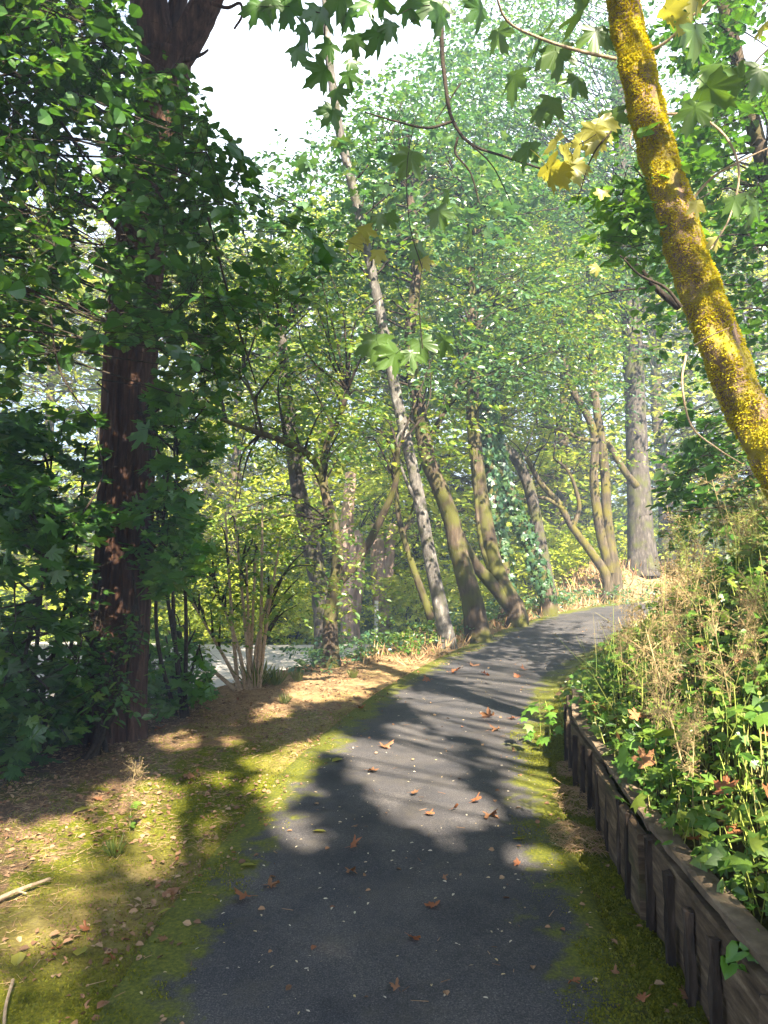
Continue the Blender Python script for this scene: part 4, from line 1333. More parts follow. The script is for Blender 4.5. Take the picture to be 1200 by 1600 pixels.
# undergrowth along the far side of the car park and on the rise
rg = np.random.default_rng(430)
n_ = 1500
ux = rg.uniform(-16, 13, n_)
uy = 20.8 + np.abs(rg.normal(0, 2.6, n_))
s2, _ = path_st(ux, uy)
k = s2 < -1.2
ux, uy = ux[k], uy[k]
P0 = np.stack([ux, uy, height(ux, uy) + rg.uniform(.1, 1.7, len(ux)) ** 1.2], -1)
P, A, N, S = sprays(P0, rg.normal(0, 1, (len(ux), 3)) * [1, 1, .3], 12, .7, .17, .6, .2, rg)
ml = MB(); leaf_geom(ml, P, A, N, S, KITE)
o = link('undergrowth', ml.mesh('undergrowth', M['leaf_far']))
tag(o, 'sunlit undergrowth along the far side of the car park', 'undergrowth', kind='stuff')

# understorey between the path and the car park
n_ = 900
uy = rg.uniform(9.5, 19, n_)
ux = np.interp(uy, PATHS[:, 1], PATHS[:, 0]) - 1.5 - np.abs(rg.normal(0, 1.4, n_)) - .5 * (uy < 11)
ok = ~((ux < -1.2) & (uy < 11.8)) & ~((ux > -2.2) & (ux < 1.2) & (uy > 12) & (uy < 20))
ux, uy = ux[ok], uy[ok]
P0 = np.stack([ux, uy, height(ux, uy) + rg.uniform(.02, .4, len(ux))], -1)
P, A, N, S = sprays(P0, rg.normal(0, 1, (len(ux), 3)) * [1, 1, .3], 10, .3, .075, .6, .2, rg)
ml = MB(); leaf_geom(ml, P, A, N, S, OVAL)
o = link('ground_cover', ml.mesh('ground_cover', M['leaf_cool']))
tag(o, 'low green plants between the trunks beside the path', 'ground cover', kind='stuff')

n_ = 420
uy = rg.uniform(9.8, 16.5, n_)
ux, uy = on_path(uy, -rg.uniform(1.25, 2.2, n_))
P0 = np.stack([ux, uy, height(ux, uy) + rg.uniform(.02, .28, n_)], -1)
P, A, N, S = sprays(P0, rg.normal(0, 1, (n_, 3)) * [1, 1, .3], 9, .22, .06, .6, .2, rg)
ml = MB(); leaf_geom(ml, P, A, N, S, OVAL)
o = link('ground_cover', ml.mesh('ground_cover', M['leaf_bank']))
tag(o, 'low bright plants along the far edge of the verge at the feet of the trunks', 'ground cover', kind='stuff')

# post and block by the car park
g = ground_pt(W(588, 1000, 21.6), 0)
mb = MB(); plank(mb, g - [0, 0, .1], g + [0, 0, 1.15], [1, 0, 0], [0, 1, 0], .11, .11, 4, .002)
o = link('post', mb.mesh('post', plain_mat('white_paint', [(.8, .78, .74), (.8, .78, .74)]), g), None, g)
tag(o, 'white painted post beside the pale twin trunk', 'post')
g = ground_pt(W(704, 990, 22.5), 0)
mb = MB(); plank(mb, g - [0, 0, .05], g + [.62, 0, -.05], [0, 1, 0], [0, 0, 1], .3, .3, 6, .006)
o = link('concrete_block', mb.mesh('concrete_block', plain_mat('concrete', [(.42, .42, .42), (.42, .42, .42)], .9, 8), g), None, g)
tag(o, 'low grey concrete block lying at the end of the car park', 'block')

# ------------------------------------------------------------------ unseen shading trees behind, crowns shaped to throw the sun dapples
rg = np.random.default_rng(500)
st = .21
qx, qy = np.meshgrid(np.arange(-11, 5.5, st), np.arange(.6, 19, st))
qx = qx.ravel() + rg.uniform(-.5, .5, qx.size) * st
qy = qy.ravel() + rg.uniform(-.5, .5, qy.size) * st
x_, y_ = proj(np.stack([qx, qy, np.zeros_like(qx)], -1))
ok = ~sunlit(qx, qy)
qx, qy = qx[ok], qy[ok]
qx, qy = np.tile(qx, 3), np.tile(qy, 3)
hz_ = rg.uniform(6.2, 12.5, len(qx)) + 2 * (qy[:] > 10.5)
Q = np.stack([qx, qy, np.zeros_like(qx)], -1) + SUN[None] * (hz_ / SUN[2])[:, None]
x_, y_ = proj(Q)
vis = (Q[:, 1] > 0) & (y_ > -60)
Q = Q[~vis]
trunks = [(6.5, -4.5), (2.6, -8.5), (-6.5, -6.5)]
own = np.argmin(np.stack([np.hypot(Q[:, 0] - a - .2 * (Q[:, 2] - 6), Q[:, 1] - b) for a, b in trunks]), 0)
for k, (tx, ty) in enumerate(trunks):
    rg = np.random.default_rng(510 + k)
    q = Q[own == k]
    base = np.array([tx, ty, float(height(tx, ty))])
    t = thing('maple_tree', ['tall broad maple shading the near end of the path from the bank side', 'tall maple at the near end of the path, shading the asphalt', 'tall maple on the mossy verge at the near end of the path'][k], 'tree', base)
    m_ = MB()
    cc = tube(m_, [base - [0, 0, .2], base + [.1, 0, 3], base + [0, .2, 6.5], base + [.1, .3, 10.5]], .22, .07, 12, 30, .05)
    link('trunk', m_.mesh('trunk', M['bark_grey'], base, True), t)
    mbb, ml = MB(), MB()
    for bc in q[::18]:
        a = cc[int(np.argmin(np.linalg.norm((cc - bc) * [1, 1, .7], axis=1) + .6 * np.maximum(cc[:, 2] - bc[2] + .8, 0)))]
        tube(mbb, [a, (a + bc) / 2 + rg.normal(0, .15, 3), bc], .03, .008, 5, 8)
    link('branches', mbb.mesh('branches', M['twig'], base, True), t)
    nl = 9
    P = (q[:, None] + rg.normal(0, .11, (len(q), nl, 3))).reshape(-1, 3)
    gp = P[:, :2] + shadow_dir * P[:, 2:3]
    P = P[~sunlit_near(gp[:, 0], gp[:, 1])]
    nn = len(P)
    leaf_geom(ml, P, rg.normal(0, 1, (nn, 3)), SUN[None] + rg.normal(0, .45, (nn, 3)), rg.uniform(.13, .21, nn), BROAD)
    link('crown', ml.mesh('crown', M['leaf_dark'], base), t)['kind'] = 'stuff'

# unseen crown of the mossy maple, added overhead to cut the skylight
rg = np.random.default_rng(530)
base = np.array(mossy.location)
Bc = in_ellipsoid(90, (.3, 4.2, 9.6), (4.6, 4.0, 2.3), rg, .1)
x_, y_ = proj(Bc)
Bc = Bc[(Bc[:, 1] < 1) | (y_ < -330)]
ml, mbb = MB(), MB()
top = np.vstack([Cm[-30:], spline([Cm[-1], Cm[-1] + [-.5, .2, 1.4], Cm[-1] + [-.8, 0, 2.8]], 20)])
tube(mbb, [Cm[-1], Cm[-1] + [-.5, .2, 1.4], Cm[-1] + [-.8, 0, 2.8]], .085, .03, 10, 16)
for bc in Bc:
    a = top[int(np.argmin(np.linalg.norm(top - bc, axis=1)))]
    tube(mbb, [a, (a + bc) / 2 + rg.normal(0, .15, 3), bc], .02, .007, 5, 8)
P = (Bc[:, None] + rg.normal(0, 1, (len(Bc), 60, 3)) * [.5, .5, .25]).reshape(-1, 3)
gp = P[:, :2] + shadow_dir * P[:, 2:3]
x_, y_ = proj(P)
P = P[~sunlit_near(gp[:, 0], gp[:, 1]) & ((P[:, 1] < .5) | (y_ < -60))]
n_ = len(P)
leaf_geom(ml, P, rg.normal(0, 1, (n_, 3)), rg.normal(0, .5, (n_, 3)) + [0, 0, 1], rg.uniform(.13, .22, n_), BROAD)
link('branches', mbb.mesh('branches', M['twig'], base, True), mossy)
link('crown', ml.mesh('crown', M['leaf_maple'], base), mossy)['kind'] = 'stuff'

# ------------------------------------------------------------------ the leafy bank
M['dry_stem'] = plain_mat('dry_stem', [(.36, .26, .13), (.42, .33, .16), (.28, .2, .1)])
M['seed'] = leaf_mat('seed', [(.30, .19, .09), (.38, .26, .13), (.34, .25, .11), (.24, .15, .07)], .3, .02, (1.1, 1, .8), .8)
M['green_stem'] = plain_mat('green_stem', [(.18, .26, .05), (.3, .34, .07), (.34, .3, .12)])
M['grass_dry'] = plain_mat('grass_dry', [(.34, .21, .11), (.44, .31, .16), (.28, .16, .08), (.5, .37, .21)])
M['grass'] = leaf_mat('grass', [(.08, .14, .03), (.14, .19, .04), (.24, .25, .06)], .35, .06)
M['litter'] = plain_mat('litter', [(.10, .06, .035), (.18, .10, .055), (.26, .15, .08), (.38, .26, .15), (.2, .08, .04)])
M['chips'] = plain_mat('chips', [(.5, .44, .34), (.62, .55, .42), (.4, .33, .22), (.55, .42, .2)])


def bank_pts(n, y0, y1, s0, s1, rg, pw=1.0):
    y = y0 + (y1 - y0) * rg.random(n) ** pw
    s = rg.uniform(s0, s1, n)
    return on_path(y, s)


rg = np.random.default_rng(600)
ml, mbb = MB(), MB()
for n_, y0, y1, s0, s1, size, tpl in ((4300, 1.3, 6.4, 1.17, 3.3, .056, PALM), (2600, 1.3, 6.4, 1.17, 3.3, .045, BROAD), (4200, 1.3, 7.0, 1.17, 3.3, .07, T_oval(.14, .3)), (3600, 1.3, 7.0, 1.17, 3.3, .032, BROAD), (4200, 5.5, 12, 1.12, 3.8, .065, PALM), (1600, 6.0, 12, 1.02, 3.0, .055, BROAD), (2500, 11, 18, 1.0, 4.5, .085, PALM)):
    bx, by = bank_pts(n_, y0, y1, s0, s1, rg)
    clump = fbm(bx * 2.6, by * 2.6, 12)
    k = clump > .26
    bx, by, clump = bx[k], by[k], clump[k]
    hz_ = .02 + (rg.random(len(bx)) ** 1.3) * (.10 + .42 * clump)
    s2, _ = path_st(bx, by)
    hz_ = np.where(s2 < 1.35, hz_ * .5 + .05, hz_) * (1 - .6 * smooth(6.5, 8.5, by) * smooth(2.6, 1.8, s2))
    g0 = np.stack([bx, by, height(bx, by)], -1)
    P = g0 + np.stack([rg.normal(0, .03, len(bx)), rg.normal(0, .03, len(bx)), hz_], -1)
    A = rg.normal(0, 1, (len(bx), 3)) * [1, 1, .4] + [-.35, -.25, -.25]
    N = np.array([-.35, -.35, .8]) + rg.normal(0, .38, (len(bx), 3))
    leaf_geom(ml, P, A, N, size * rg.uniform(.6, 1.1, len(bx)) * np.exp(rg.normal(0, .28, len(bx))), tpl)
    q = rg.random(len(bx)) < .35
    sticks(mbb, g0[q], P[q], np.full(q.sum(), .003), np.full(q.sum(), .0015))
o = link('ground_cover', ml.mesh('ground_cover', M['leaf_bank']))
tag(o, 'dense low leafy ground cover over the bank above the timber wall', 'ground cover', kind='stuff')
o = link('undergrowth', mbb.mesh('undergrowth', M['green_stem']))
tag(o, 'thin green stems among the leaves of the bank', 'undergrowth', kind='stuff')
# fine leaning stalks
bx, by = bank_pts(420, 1.6, 9, 1.25, 3.2, rg)
p0 = np.stack([bx, by, height(bx, by)], -1)
p1 = p0 + np.stack([rg.normal(-.06, .14, 420), rg.normal(-.04, .14, 420), rg.uniform(.2, .75, 420)], -1)
md = (p0 + p1) / 2 + np.stack([rg.normal(0, .03, 420), rg.normal(0, .03, 420), rg.uniform(.02, .08, 420)], -1)
mbb = MB()
sticks(mbb, p0, md, np.full(420, .0018), np.full(420, .0013)); sticks(mbb, md, p1, np.full(420, .0013), np.full(420, .0008))
o = link('undergrowth', mbb.mesh('undergrowth', M['green_stem']))
tag(o, 'fine leaning yellow-green stalks rising from the bank', 'undergrowth', kind='stuff')
# dead leaves lodged in the bank
bx, by = bank_pts(260, 1.5, 8, 1.2, 3, rg)
P = np.stack([bx, by, height(bx, by) + rg.uniform(.02, .2, len(bx))], -1)
ml = MB(); leaf_geom(ml, P, rg.normal(0, 1, (len(bx), 3)), rg.normal(0, .6, (len(bx), 3)) + [-.3, -.3, .8], rg.uniform(.04, .09, len(bx)), MAPLE)
o = link('leaf_litter', ml.mesh('leaf_litter', M['dead_leaf']))
tag(o, 'brown dead leaves caught among the plants of the bank', 'dead leaves', kind='stuff')


def weed(seed, h=.75, heads=9, dry=True):
    """a thin branching stalk with a loose head of tiny seeds"""
    rg = np.random.default_rng(seed)
    ms, mh, mlv = MB(), MB(), MB()
    lean = rg.normal(0, .12, 2)
    P = np.array([[0, 0, -.04], [lean[0] * .4, lean[1] * .4, h * .5], [lean[0], lean[1], h]])
    Cc = tube(ms, P, .0042, .0018, 5, 16)
    for q in range(heads):
        k = int(rg.uniform(.45, .98) * 15)
        d = unit(np.array([rg.normal(), rg.normal(), rg.uniform(.6, 1.4)]))
        L = rg.uniform(.08, .22) * h
        e = Cc[k] + d * L
        tube(ms, [Cc[k], Cc[k] + d * L * .5 + [0, 0, .01], e], .0018, .0009, 4, 6)
        n_ = 20
        sp = e + rg.normal(0, .036, (n_, 3)) + d * rg.uniform(-.05, .03, (n_, 1))
        sticks(ms, np.repeat(e[None] - d * .03, n_, 0), sp, np.full(n_, .0006), np.full(n_, .0005))
        leaf_geom(mh, sp, rg.normal(0, 1, (n_, 3)), rg.normal(0, 1, (n_, 3)), rg.uniform(.007, .017, n_), KITE)
    for q in range(7):
        k = int(rg.uniform(.05, .55) * 15)
        leaf_geom(mlv, Cc[k][None], np.array([[rg.normal(), rg.normal(), .1]]), np.array([[0, 0, 1.0]]) + rg.normal(0, .2, (1, 3)), np.array([rg.uniform(.05, .11)]), BROAD)
    return (ms.mesh('stem', M['dry_stem'] if dry else M['green_stem']), mh.mesh('seed_head', M['seed']), mlv.mesh('leaves', M['leaf_bank']))


WEEDS = [weed(700 + k, h=.62 + .08 * (k % 4), heads=13 + k % 5, dry=k % 3 != 0) for k in range(6)]
rg = np.random.default_rng(720)


def place_weed(p, k, label, group, sc=1.0):
    t = thing('dried_weed', label, 'weed', p, group)
    t.rotation_euler = (rg.normal(0, .1), rg.normal(0, .1) - .12, rg.uniform(0, 6.28))
    t.scale = (sc, sc, sc)
    for nme, me in zip(('stem', 'seed_head', 'leaf_tuft'), WEEDS[k % 6]):
        link(nme, me, t)['kind'] = 'stuff'
    return t


bx, by = bank_pts(120, 2.6, 10.5, 1.25, 3.1, rg)
lows = (by > 6.8) & (path_st(bx, by)[0] < 2.1)
for k in np.nonzero(~lows)[0]:
    k = int(k)
    place_weed((bx[k], by[k], float(height(bx[k], by[k]))), k, 'tan seed-headed dried weed standing among the leaves of the bank', 'dried weeds on the bank', rg.uniform(.6, 1.1))
bx, by = bank_pts(26, 11, 17, 1.3, 2.4, rg)
for k in range(26):
    place_weed((bx[k], by[k], float(height(bx[k], by[k]))), k, 'orange-tan dried weed beside the far bend of the path', 'dried weeds at the bend', rg.uniform(.5, .9))
for k, (px, py, sc, lab) in enumerate([(202, 1300, .55, 'lone pale dried weed standing on the mossy verge beside the big trunk'), (940, 1060, .8, 'tan dried weed tuft leaning over the far end of the timber wall'), (845, 1150, .42, 'small dried weed sprouting at the path edge by the end of the wall')]):
    place_weed(G(px, py), k + 1, lab, None, sc)

# the near sprig hanging over the wall and the big pale leaf plant
for lab, p0, pts, leaves, S, mat in [
        ('pale green leafy sprig hanging over the near end of the timber wall', W(1215, 1500, 2.3), [(1215, 1500, 2.3), (1170, 1490, 2.25), (1135, 1520, 2.2)], [(1165, 1478, 2.2), (1140, 1495, 2.2), (1150, 1512, 2.18), (1182, 1472, 2.22), (1195, 1500, 2.25), (1185, 1535, 2.2)], .075, 'leaf_bright'),
        ('pale broad-leaved seedling catching the sun on the bank', W(1110, 1190, 3.6), [(1110, 1190, 3.6), (1090, 1120, 3.5), (1075, 1100, 3.5)], [(1085, 1100, 3.5), (1062, 1112, 3.5), (1040, 1150, 3.45), (1100, 1130, 3.5)], .085, 'leaf_bright'),
        ('bright green lush plant just behind the middle of the timber wall', W(1010, 1220, 3.9), [(1010, 1220, 3.9), (1005, 1185, 3.85), (1000, 1165, 3.8)], [(1000 + 26 * math.cos(a), 1180 + 22 * math.sin(a), 3.8 + .1 * math.sin(3 * a)) for a in np.linspace(0, 6.2, 16)], .07, 'leaf_bright'),
        ('small ivy-leaved plant at the foot of the far end of the wall', W(860, 1160, 5.7), [(860, 1160, 5.7), (858, 1120, 5.7), (852, 1095, 5.7)], [(845 + 22 * math.cos(a) + 4 * math.sin(5 * a), 1125 + 30 * math.sin(a), 5.7) for a in np.linspace(0, 6.2, 18)], .07, 'leaf_bright')]:
    root = thing('seedling', lab, 'plant', p0)
    m_ = MB()
    Cc = tube(m_, [W(*p) for p in pts], .004, .002, 6, 12)
    link('stem', m_.mesh('stem', M['green_stem'], p0, True), root)
    tpl = ROUND if S > .08 or 'sprig' in lab else PALM
    lm = MB().add(tpl[0] * ([1, .72, 1.6] if tpl is ROUND else [1, 1, 1]), *tpl[1]).mesh('leaf', M[mat], smooth_=True)
    for lx, ly, lY in leaves:
        p = W(lx, ly, lY)
        a_ = unit(np.array([rg.normal(-.3, .6), rg.normal(-.2, .4), -.3])); n_ = unit(np.array([-.3, -.4, .8]) + rg.normal(0, .25, 3))
        b_ = unit(np.cross(n_, a_)); n2 = np.cross(a_, b_); sz = S * rg.uniform(.8, 1.2)
        mt = np.eye(4); mt[:3, 0], mt[:3, 1], mt[:3, 2], mt[:3, 3] = a_ * sz, b_ * sz, n2 * sz, p - np.asarray(p0)
        o = bpy.data.objects.new('leaf', lm); o.matrix_basis = Matrix(mt.tolist()); o.parent = root; COL.objects.link(o)

# ------------------------------------------------------------------ moss, litter and grass on the verge
rg = np.random.default_rng(800)


def verge_pts(n, y0, y1, s0, s1, pw=1.6):
    y = y0 + (y1 - y0) * rg.random(n) ** pw
    s = rg.uniform(s0, s1, n)
    x, y = on_path(y, s)
    return x, y, s


M['moss_ground'] = leaf_mat('moss_ground', [(.10, .12, .01), (.16, .18, .012), (.23, .22, .016), (.12, .14, .016)], .3, .02, (1.2, 1.1, .5), .8)
ml = MB()
for n_, s0, s1, y1 in ((110000, -3.2, -.62, 7.0), (50000, .62, 1.1, 6.6)):
    x, y, s = verge_pts(n_, 1.5, y1, s0, s1)
    dens = .55 * fbm(x * 3.2, y * 3.2, 40) + .45 * fbm(x * 9, y * 9, 44) + .16 * smooth(2.2, .8, np.abs(s)) - .22 * smooth(.95, .62, np.abs(s)) + (.06 if s0 > 0 else 0)
    k = dens > .545
    x, y, s = x[k], y[k], s[k]
    P = np.stack([x, y, height(x, y) + np.where(np.abs(s) < .97, .008, -.002)], -1)
    n_ = len(x)
    leaf_geom(ml, P, rg.normal(0, .55, (n_, 3)) + [0, 0, .8], rg.normal(0, 1, (n_, 3)), rg.uniform(.005, .014, n_), KITE)
o = link('moss', ml.mesh('moss', M['moss_ground']))
tag(o, 'yellow-green moss growing along both edges of the path', 'moss', kind='stuff')

ml = MB()
x, y, s = verge_pts(15000, 1.5, 13, -3.0, -.7, 1.2)
k = (.6 * fbm(x * 2.4, y * 2.4, 50) + .4 * fbm(x * 7, y * 7, 52) + .12 * smooth(1.0, 2.6, -s) + .12 * smooth(5, 8, y)) > .50
x, y = x[k], y[k]
n_ = len(x)
P = np.stack([x, y, height(x, y) + rg.uniform(.002, .012, n_)], -1)
th = rg.uniform(0, np.pi, n_)
d = np.stack([np.cos(th), np.sin(th), rg.normal(0, .18, n_)], -1) * rg.uniform(.015, .07, (n_, 1))
sticks(ml, P - d / 2, P + d / 2, rg.uniform(.0008, .002, n_), np.full(n_, .0006))
o = link('leaf_litter', ml.mesh('leaf_litter', M['grass_dry']))
tag(o, 'dry needles and straw strewn over the verge', 'litter', kind='stuff')
ml = MB()
x, y, s = verge_pts(9000, 1.5, 12, -3.0, -.75, 1.2)
k = (fbm(x * 2.0, y * 2.0, 57) + .15 * smooth(.8, 2.6, -s)) > .52
x, y = x[k], y[k]
n_ = len(x)
P = np.stack([x, y, height(x, y) + rg.uniform(.004, .016, n_)], -1)
leaf_geom(ml, P, rg.normal(0, 1, (n_, 3)) * [1, 1, .25], rg.normal(0, .35, (n_, 3)) + [0, 0, 1], rg.uniform(.11, .21, n_) ** 2, T_oval(.3, .5))
o = link('leaf_litter', ml.mesh('leaf_litter', M['litter']))
tag(o, 'small broken brown leaves and bark strewn over the verge', 'litter', kind='stuff')
ml = MB()
x, y, s = verge_pts(620, 1.8, 13, -.9, .95, 1.5)
n_ = len(x)
P = np.stack([x, y, height(x, y, False) + .016], -1)
leaf_geom(ml, P, rg.normal(0, 1, (n_, 3)) * [1, 1, .05], rg.normal(0, .2, (n_, 3)) + [0, 0, 1], rg.uniform(.004, .026, n_), T_oval(.2, .4))
o = link('leaf_litter', ml.mesh('leaf_litter', M['chips']))
tag(o, 'pale specks and slivers of leaf scattered on the asphalt', 'litter', kind='stuff')

ml = MB()
x, y, s = verge_pts(900, 1.8, 13, -1.1, 1.1, 1.3)
k = rng.random(len(x)) < .25 + .75 * smooth(.4, .95, np.abs(s))
x, y, s = x[k], y[k], s[k]
n_ = len(x)
P = np.stack([x, y, height(x, y, False) + .018], -1)
leaf_geom(ml, P, rg.normal(0, 1, (n_, 3)) * [1, 1, .12], rg.normal(0, .4, (n_, 3)) + [0, 0, 1], rg.uniform(.008, .038, n_), T_oval(.34, .5))
th = rg.uniform(0, np.pi, 170)
x, y, s = verge_pts(170, 1.8, 12, -1.3, 1.05, 1.3)
P = np.stack([x, y, height(x, y, False) + .018], -1)
d = np.stack([np.cos(th), np.sin(th), th * 0], -1) * rg.uniform(.006, .03, (170, 1))
sticks(ml, P - d, P + d + rg.normal(0, .004, (170, 3)), np.full(170, .0016), np.full(170, .001))
o = link('leaf_litter', ml.mesh('leaf_litter', M['litter']))
tag(o, 'brown leaf fragments and bits of twig along the edges of the asphalt', 'litter', kind='stuff')

# dry grass heaped against the foot of the wall
for k, (px, py, r_, lab) in enumerate([(905, 1255, .2, 'tangle of dry straw heaped at the foot of the wall'), (900, 1310, .18, 'pale tangle of dead grass on the moss nearest the wall'), (905, 1210, .18, 'small mat of dry grass at the far end of the wall')]):
    g = G(px, py)
    n_ = 420
    a = rg.uniform(0, 6.28, n_); rr = np.sqrt(rg.random(n_)) * r_
    P = np.stack([g[0] + np.cos(a) * rr * .8, g[1] + np.sin(a) * rr * 1.3, np.zeros(n_)], -1)
    P[:, 2] = height(P[:, 0], P[:, 1]) + .012 + rg.uniform(0, .05, n_) * (1 - rr / r_)
    th = rg.uniform(0, np.pi, n_)
    d = np.stack([np.cos(th), np.sin(th), rg.normal(0, .25, n_)], -1) * rg.uniform(.04, .11, (n_, 1))
    m_ = MB()
    mid = P + [0, 0, .012]
    sticks(m_, P - d / 2, mid, np.full(n_, .0011), np.full(n_, .001)); sticks(m_, mid, P + d / 2, np.full(n_, .001), np.full(n_, .0007))
    o = link('dry_grass', m_.mesh('dry_grass', M['grass_dry'], g), None, g)
    tag(o, lab, 'dry grass')

# grass tufts
TUFTS = []
for k in range(3):
    r2 = np.random.default_rng(850 + k)
    n_ = 70
    a = r2.uniform(0, 6.28, n_)
    b0 = np.stack([np.cos(a), np.sin(a), np.zeros(n_)], -1) * r2.uniform(0, .07, (n_, 1))
    d = np.stack([np.cos(a) * .5, np.sin(a) * .5, np.ones(n_)], -1) + r2.normal(0, .2, (n_, 3))
    ml = MB()
    leaf_geom(ml, b0, d, r2.normal(0, 1, (n_, 3)), r2.uniform(.1, .3, n_), T_oval(.025, .3))
    TUFTS.append(ml.mesh('grass', M['grass']))
for px, py, sc, lab in [(400, 1075, 1.3, 'tall pale grass tuft at the foot of the many-stemmed shrub'), (430, 1072, .9, 'green grass tuft on the crest of the verge beside the shrub'), (465, 1065, .6, 'short grass tuft between the shrub and the forked slim tree'),
                        (552, 1060, .5, 'small grass tuft on the sunny verge before the forked slim tree'), (445, 1100, .45, 'low green grass patch on the brown needle litter'), (180, 1340, .4, 'green weed tuft on the sunny moss below the lone dried weed')]:
    g = G(px, py)
    o = link('grass_tuft', TUFTS[int(px) % 3], None, g)
    o.scale = (sc, sc, sc)
    tag(o, lab, 'grass')
ml = MB()
x, y, s = verge_pts(1500, 9.3, 19, -2.1, -.95, .9)
n_ = len(x)
P = np.stack([x, y, height(x, y) - .01], -1)
leaf_geom(ml, P, rg.normal(0, .5, (n_, 3)) + [0, 0, 1], rg.normal(0, 1, (n_, 3)), rg.uniform(.08, .3, n_), T_oval(.035, .3))
x, y, s = verge_pts(1500, 12.5, 21, .95, 2.2, .9)
n_ = len(x)
P = np.stack([x, y, height(x, y) - .01], -1)
leaf_geom(ml, P, rg.normal(0, .5, (n_, 3)) + [0, 0, 1], rg.normal(0, 1, (n_, 3)), rg.uniform(.08, .35, n_), T_oval(.035, .3))
x = rg.normal(5.0, 1.4, 2600); y = rg.normal(19.6, 1.3, 2600)
n_ = len(x)
P = np.stack([x, y, height(x, y) - .01], -1)
leaf_geom(ml, P, rg.normal(0, .5, (n_, 3)) + [0, 0, 1], rg.normal(0, 1, (n_, 3)), rg.uniform(.1, .4, n_), T_oval(.035, .3))
o = link('grass', ml.mesh('grass', M['grass_dry']))
tag(o, 'dry tan grass along the far verges and the bend of the path', 'grass', kind='stuff')

# ------------------------------------------------------------------ fallen maple leaves on the path, one by one
LV = []
M['dead_leaf_old'] = leaf_mat('dead_leaf_old', [(.14, .065, .035), (.2, .085, .04), (.26, .13, .06), (.17, .08, .045)], .15, .04, (1.2, .9, .6), .6)
for k in range(10):
    r2 = np.random.default_rng(870 + k)
    v, f = T_maple(.36 + .04 * (k % 5), 0)
    v = v.copy()
    rr = np.hypot(v[:, 0], v[:, 1])
    v[:, :2] *= 1 + r2.normal(0, .10, (len(v), 1))
    v[:, 2] = r2.uniform(.15, .4) * rr ** 2 * np.sin((2 + k % 3) * np.arctan2(v[:, 1], v[:, 0]) + k) + r2.uniform(.05, .35) * rr ** 2 + r2.normal(0, .05, len(v))
    ml = MB().add(v, *f)
    tube(ml, [(.0, 0, 0), (-.3, .03, .02), (-.62, .12, .05)], .02, .012, 5, 7)
    LV.append(ml.mesh('fallen_leaf', M['dead_leaf'] if k < 5 else M['dead_leaf_old'], smooth_=True))
FL = [(548, 1332, 34, 'curled rust maple leaf on the dark middle of the asphalt'), (388, 1412, 46, 'large folded brown maple leaf at the left edge of the asphalt'), (418, 1394, 34, 'brown maple leaf with one lobe upright, touching the large folded one'),
      (270, 1398, 40, 'curled brown maple leaf alone on the shaded moss of the verge'), (545, 1369, 26, 'thin bent rust leaf just nearer than the curled one in mid asphalt'), (641, 1476, 28, 'small upright orange leaf on the shaded near asphalt'),
      (681, 1426, 28, 'cupped orange-brown leaf right of centre on the shaded asphalt'), (621, 1560, 28, 'brown leaf lying nearest the bottom of the picture on the asphalt'), (768, 1124, 38, 'big upturned orange leaf at the end of the long trunk shadow'),
      (806, 1127, 26, 'dark rust leaf beside the big upturned orange leaf'), (780, 1144, 26, 'flat rust maple leaf on the asphalt edge before the moss'), (598, 1173, 30, 'bright orange leaf half in the sun band across the asphalt'),
      (576, 1210, 26, 'rust leaf with a pale tip at the lower edge of the sun band'), (643, 1246, 26, 'flat orange leaf pointing sideways in the broad sun patch'), (763, 1280, 38, 'spread pinkish-orange maple leaf where the sun patch meets the moss'),
      (740, 1260, 24, 'small red-orange leaf just beyond the spread pinkish one'), (707, 1272, 22, 'small upright rust leaf left of the spread pinkish one'), (668, 1280, 18, 'tiny flat tan leaf in the lower part of the sun patch'),
      (706, 1053, 26, 'rust leaf on the far asphalt before the sunlit verge'), (757, 1056, 24, 'orange leaf on the far sunlit strip of asphalt'), (671, 1066, 18, 'small orange leaf beside the start of the trunk shadow'),
      (735, 1042, 20, 'brown leaf at the far asphalt edge under the stout brown tree'), (812, 1060, 18, 'small brown leaf on the far shaded asphalt'), (892, 1548, 26, 'brown leaf on the dark moss near the wall'),
      (1000, 1578, 32, 'pinkish-brown twisted leaf on the moss by the near end of the wall'), (1078, 1571, 26, 'tan leaf with a tall stalk at the foot of the wall'), (962, 1537, 22, 'small tan leaf beside the dark bare patch in the moss'),
      (812, 1360, 18, 'small rust leaf on the moss edge beside the yellow moss'), (692, 1382, 16, 'tiny rust leaf on the dark asphalt'), (260, 1478, 26, 'flat tan leaf on the moss where sun meets shade'),
      (170, 1500, 22, 'red-brown star-shaped leaf on the sunny moss'), (85, 1492, 24, 'curled pale orange leaf on the sunny moss near the corner'), (135, 1462, 22, 'orange leaf by the edge of the near shade on the moss'),
      (300, 1215, 26, 'brown leaf in the shaded litter near the big trunk'), (155, 1250, 28, 'curled dark red leaf on the litter below the big trunk'), (190, 1335, 28, 'dark red curled leaf beside the green weed tuft'),
      (255, 1140, 24, 'golden leaf at the corner of the litter by the big trunk'), (560, 1110, 22, 'brown leaf at the verge edge of the asphalt'), (820, 1050, 14, 'tiny brown leaf on the far asphalt near the bank'), (250, 1395, 0, '')]
for k, (px, py, sz, lab) in enumerate(FL):
    if not sz:
        continue
    g = G(px, py)
    onp = abs(path_st(g[0], g[1])[0]) < .97
    S = sz * g[1] / F * rng.uniform(.44, .6)
    o = link('fallen_leaf', LV[int(rng.integers(10))], None, g + [0, 0, (.03 if onp else .02)])
    o.rotation_euler = (rng.normal(0, .28), rng.normal(0, .28), rng.uniform(0, 6.28))
    o.scale = (S, S, S)
    tag(o, lab, 'fallen leaf', 'fallen maple leaves')
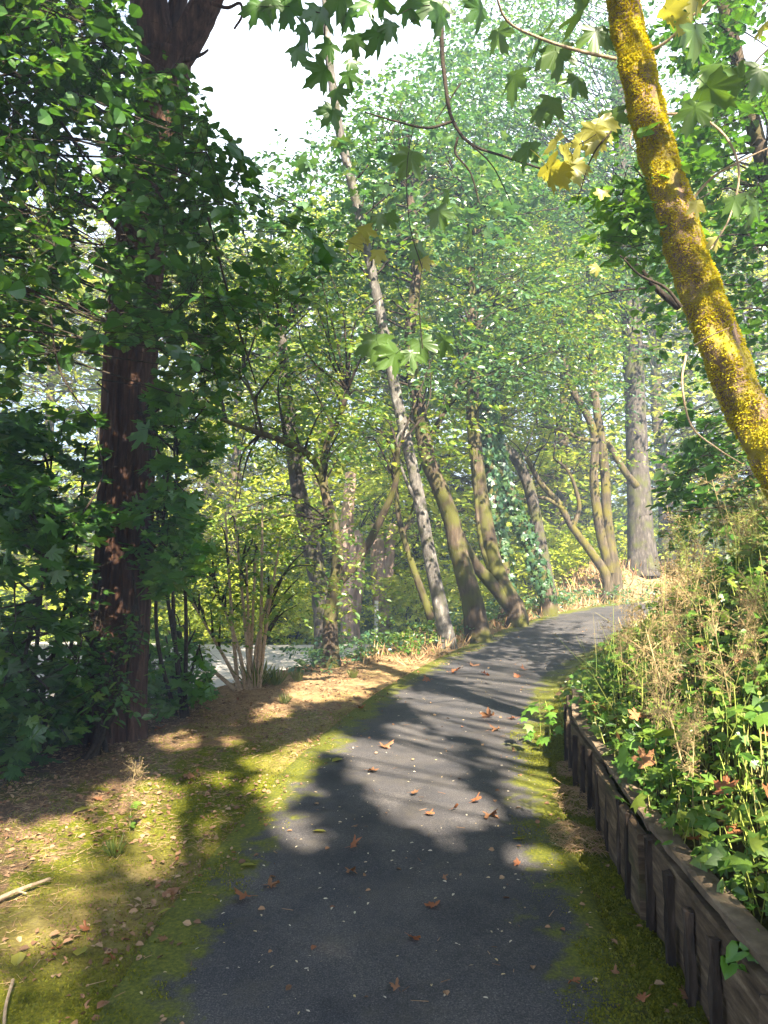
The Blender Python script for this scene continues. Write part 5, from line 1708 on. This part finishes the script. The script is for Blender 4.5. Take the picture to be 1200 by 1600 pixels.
lmy = MB().add(*(T_oval(.4, .15)[0], *T_oval(.4, .15)[1])).mesh('yellow_leaf', M['leaf_yellow'])
for px, py, sz, lab in [(876, 1248, 24, 'bright yellow leaf on the moss beside the straw at the wall'), (820, 1318, 22, 'pale yellow leaf on the moss at the asphalt edge'), (488, 1305, 22, 'yellow oval leaf on the near verge asphalt edge'), (120, 1190, 22, 'yellow oval leaf in the dark litter under the big trunk'),
                        (243, 1440, 24, 'pale cream leaf on the shaded moss'), (32, 1498, 26, 'yellow leaf on the sunny chips in the corner'), (120, 1505, 26, 'pale green-yellow leaf lying flat on the sunny moss'), (535, 1190, 20, 'pale yellow curled leaf at the sun band edge'), (375, 1360, 26, 'silvery lobed leaf face down on the moss edge'), (140, 1268, 26, 'cream leaf on the litter of the upper verge')]:
    g = G(px, py)
    S = sz * g[1] / F
    o = link('yellow_leaf', lmy, None, g + [0, 0, .022])
    o.rotation_euler = (rng.normal(0, .2), rng.normal(0, .2), rng.uniform(0, 6.28)); o.scale = (S, S, S)
    tag(o, lab, 'fallen leaf', 'pale fallen leaves')
# a dead stick
a, b = G(-25, 1425), G(78, 1383)
m_ = MB()
g = (a + b) / 2
tube(m_, [a + [0, 0, .02], (a * .6 + b * .4) + [0, 0, .035], b + [0, 0, .03]], .012, .007, 8, 22, .12)
tube(m_, [g + [0, 0, .03], g + [.05, -.03, .035]], .006, .004, 6, 5)
o = link('stick', m_.mesh('stick', M['twig_pale'], g, True), None, g)
tag(o, 'dead stick lying on the sunny moss of the verge', 'stick')
a, b = G(20, 1545), G(5, 1640)
m_ = MB()
tube(m_, [a + [0, 0, .03], (a + b) / 2 + [-.01, 0, .03], b + [0, 0, .02]], .006, .005, 7, 16, .1)
o = link('twig', m_.mesh('twig', M['twig_pale'], a, True), None, a)
tag(o, 'thin pale twig in the sunny corner of the verge', 'stick')

# ------------------------------------------------------------------ thin bluish haze volume, added in place of lens glare
hm = bpy.data.materials.new('haze')
hm.use_nodes = True
n = hm.node_tree.nodes
n.clear()
v = n.new('ShaderNodeVolumePrincipled')
v.inputs['Color'].default_value = (.52, .70, 1, 1)
v.inputs['Density'].default_value = .0050
oo = n.new('ShaderNodeOutputMaterial')
hm.node_tree.links.new(v.outputs[0], oo.inputs['Volume'])
bpy.context.view_layer.update()
bb = np.array([o.matrix_world @ Vector(c) for o in COL.objects if o.type == 'MESH' for c in o.bound_box])
lo, hi = bb.min(0) - 1.0, bb.max(0) + 1.0
Vb = [(x, y, z) for x in (lo[0], hi[0]) for y in (lo[1], hi[1]) for z in (lo[2], hi[2])]
hz_box = link('haze', MB().add(Vb, [[0, 1, 3, 2], [4, 6, 7, 5], [0, 4, 5, 1], [2, 3, 7, 6], [0, 2, 6, 4], [1, 5, 7, 3]]).mesh('haze', hm))
tag(hz_box, kind='stuff')
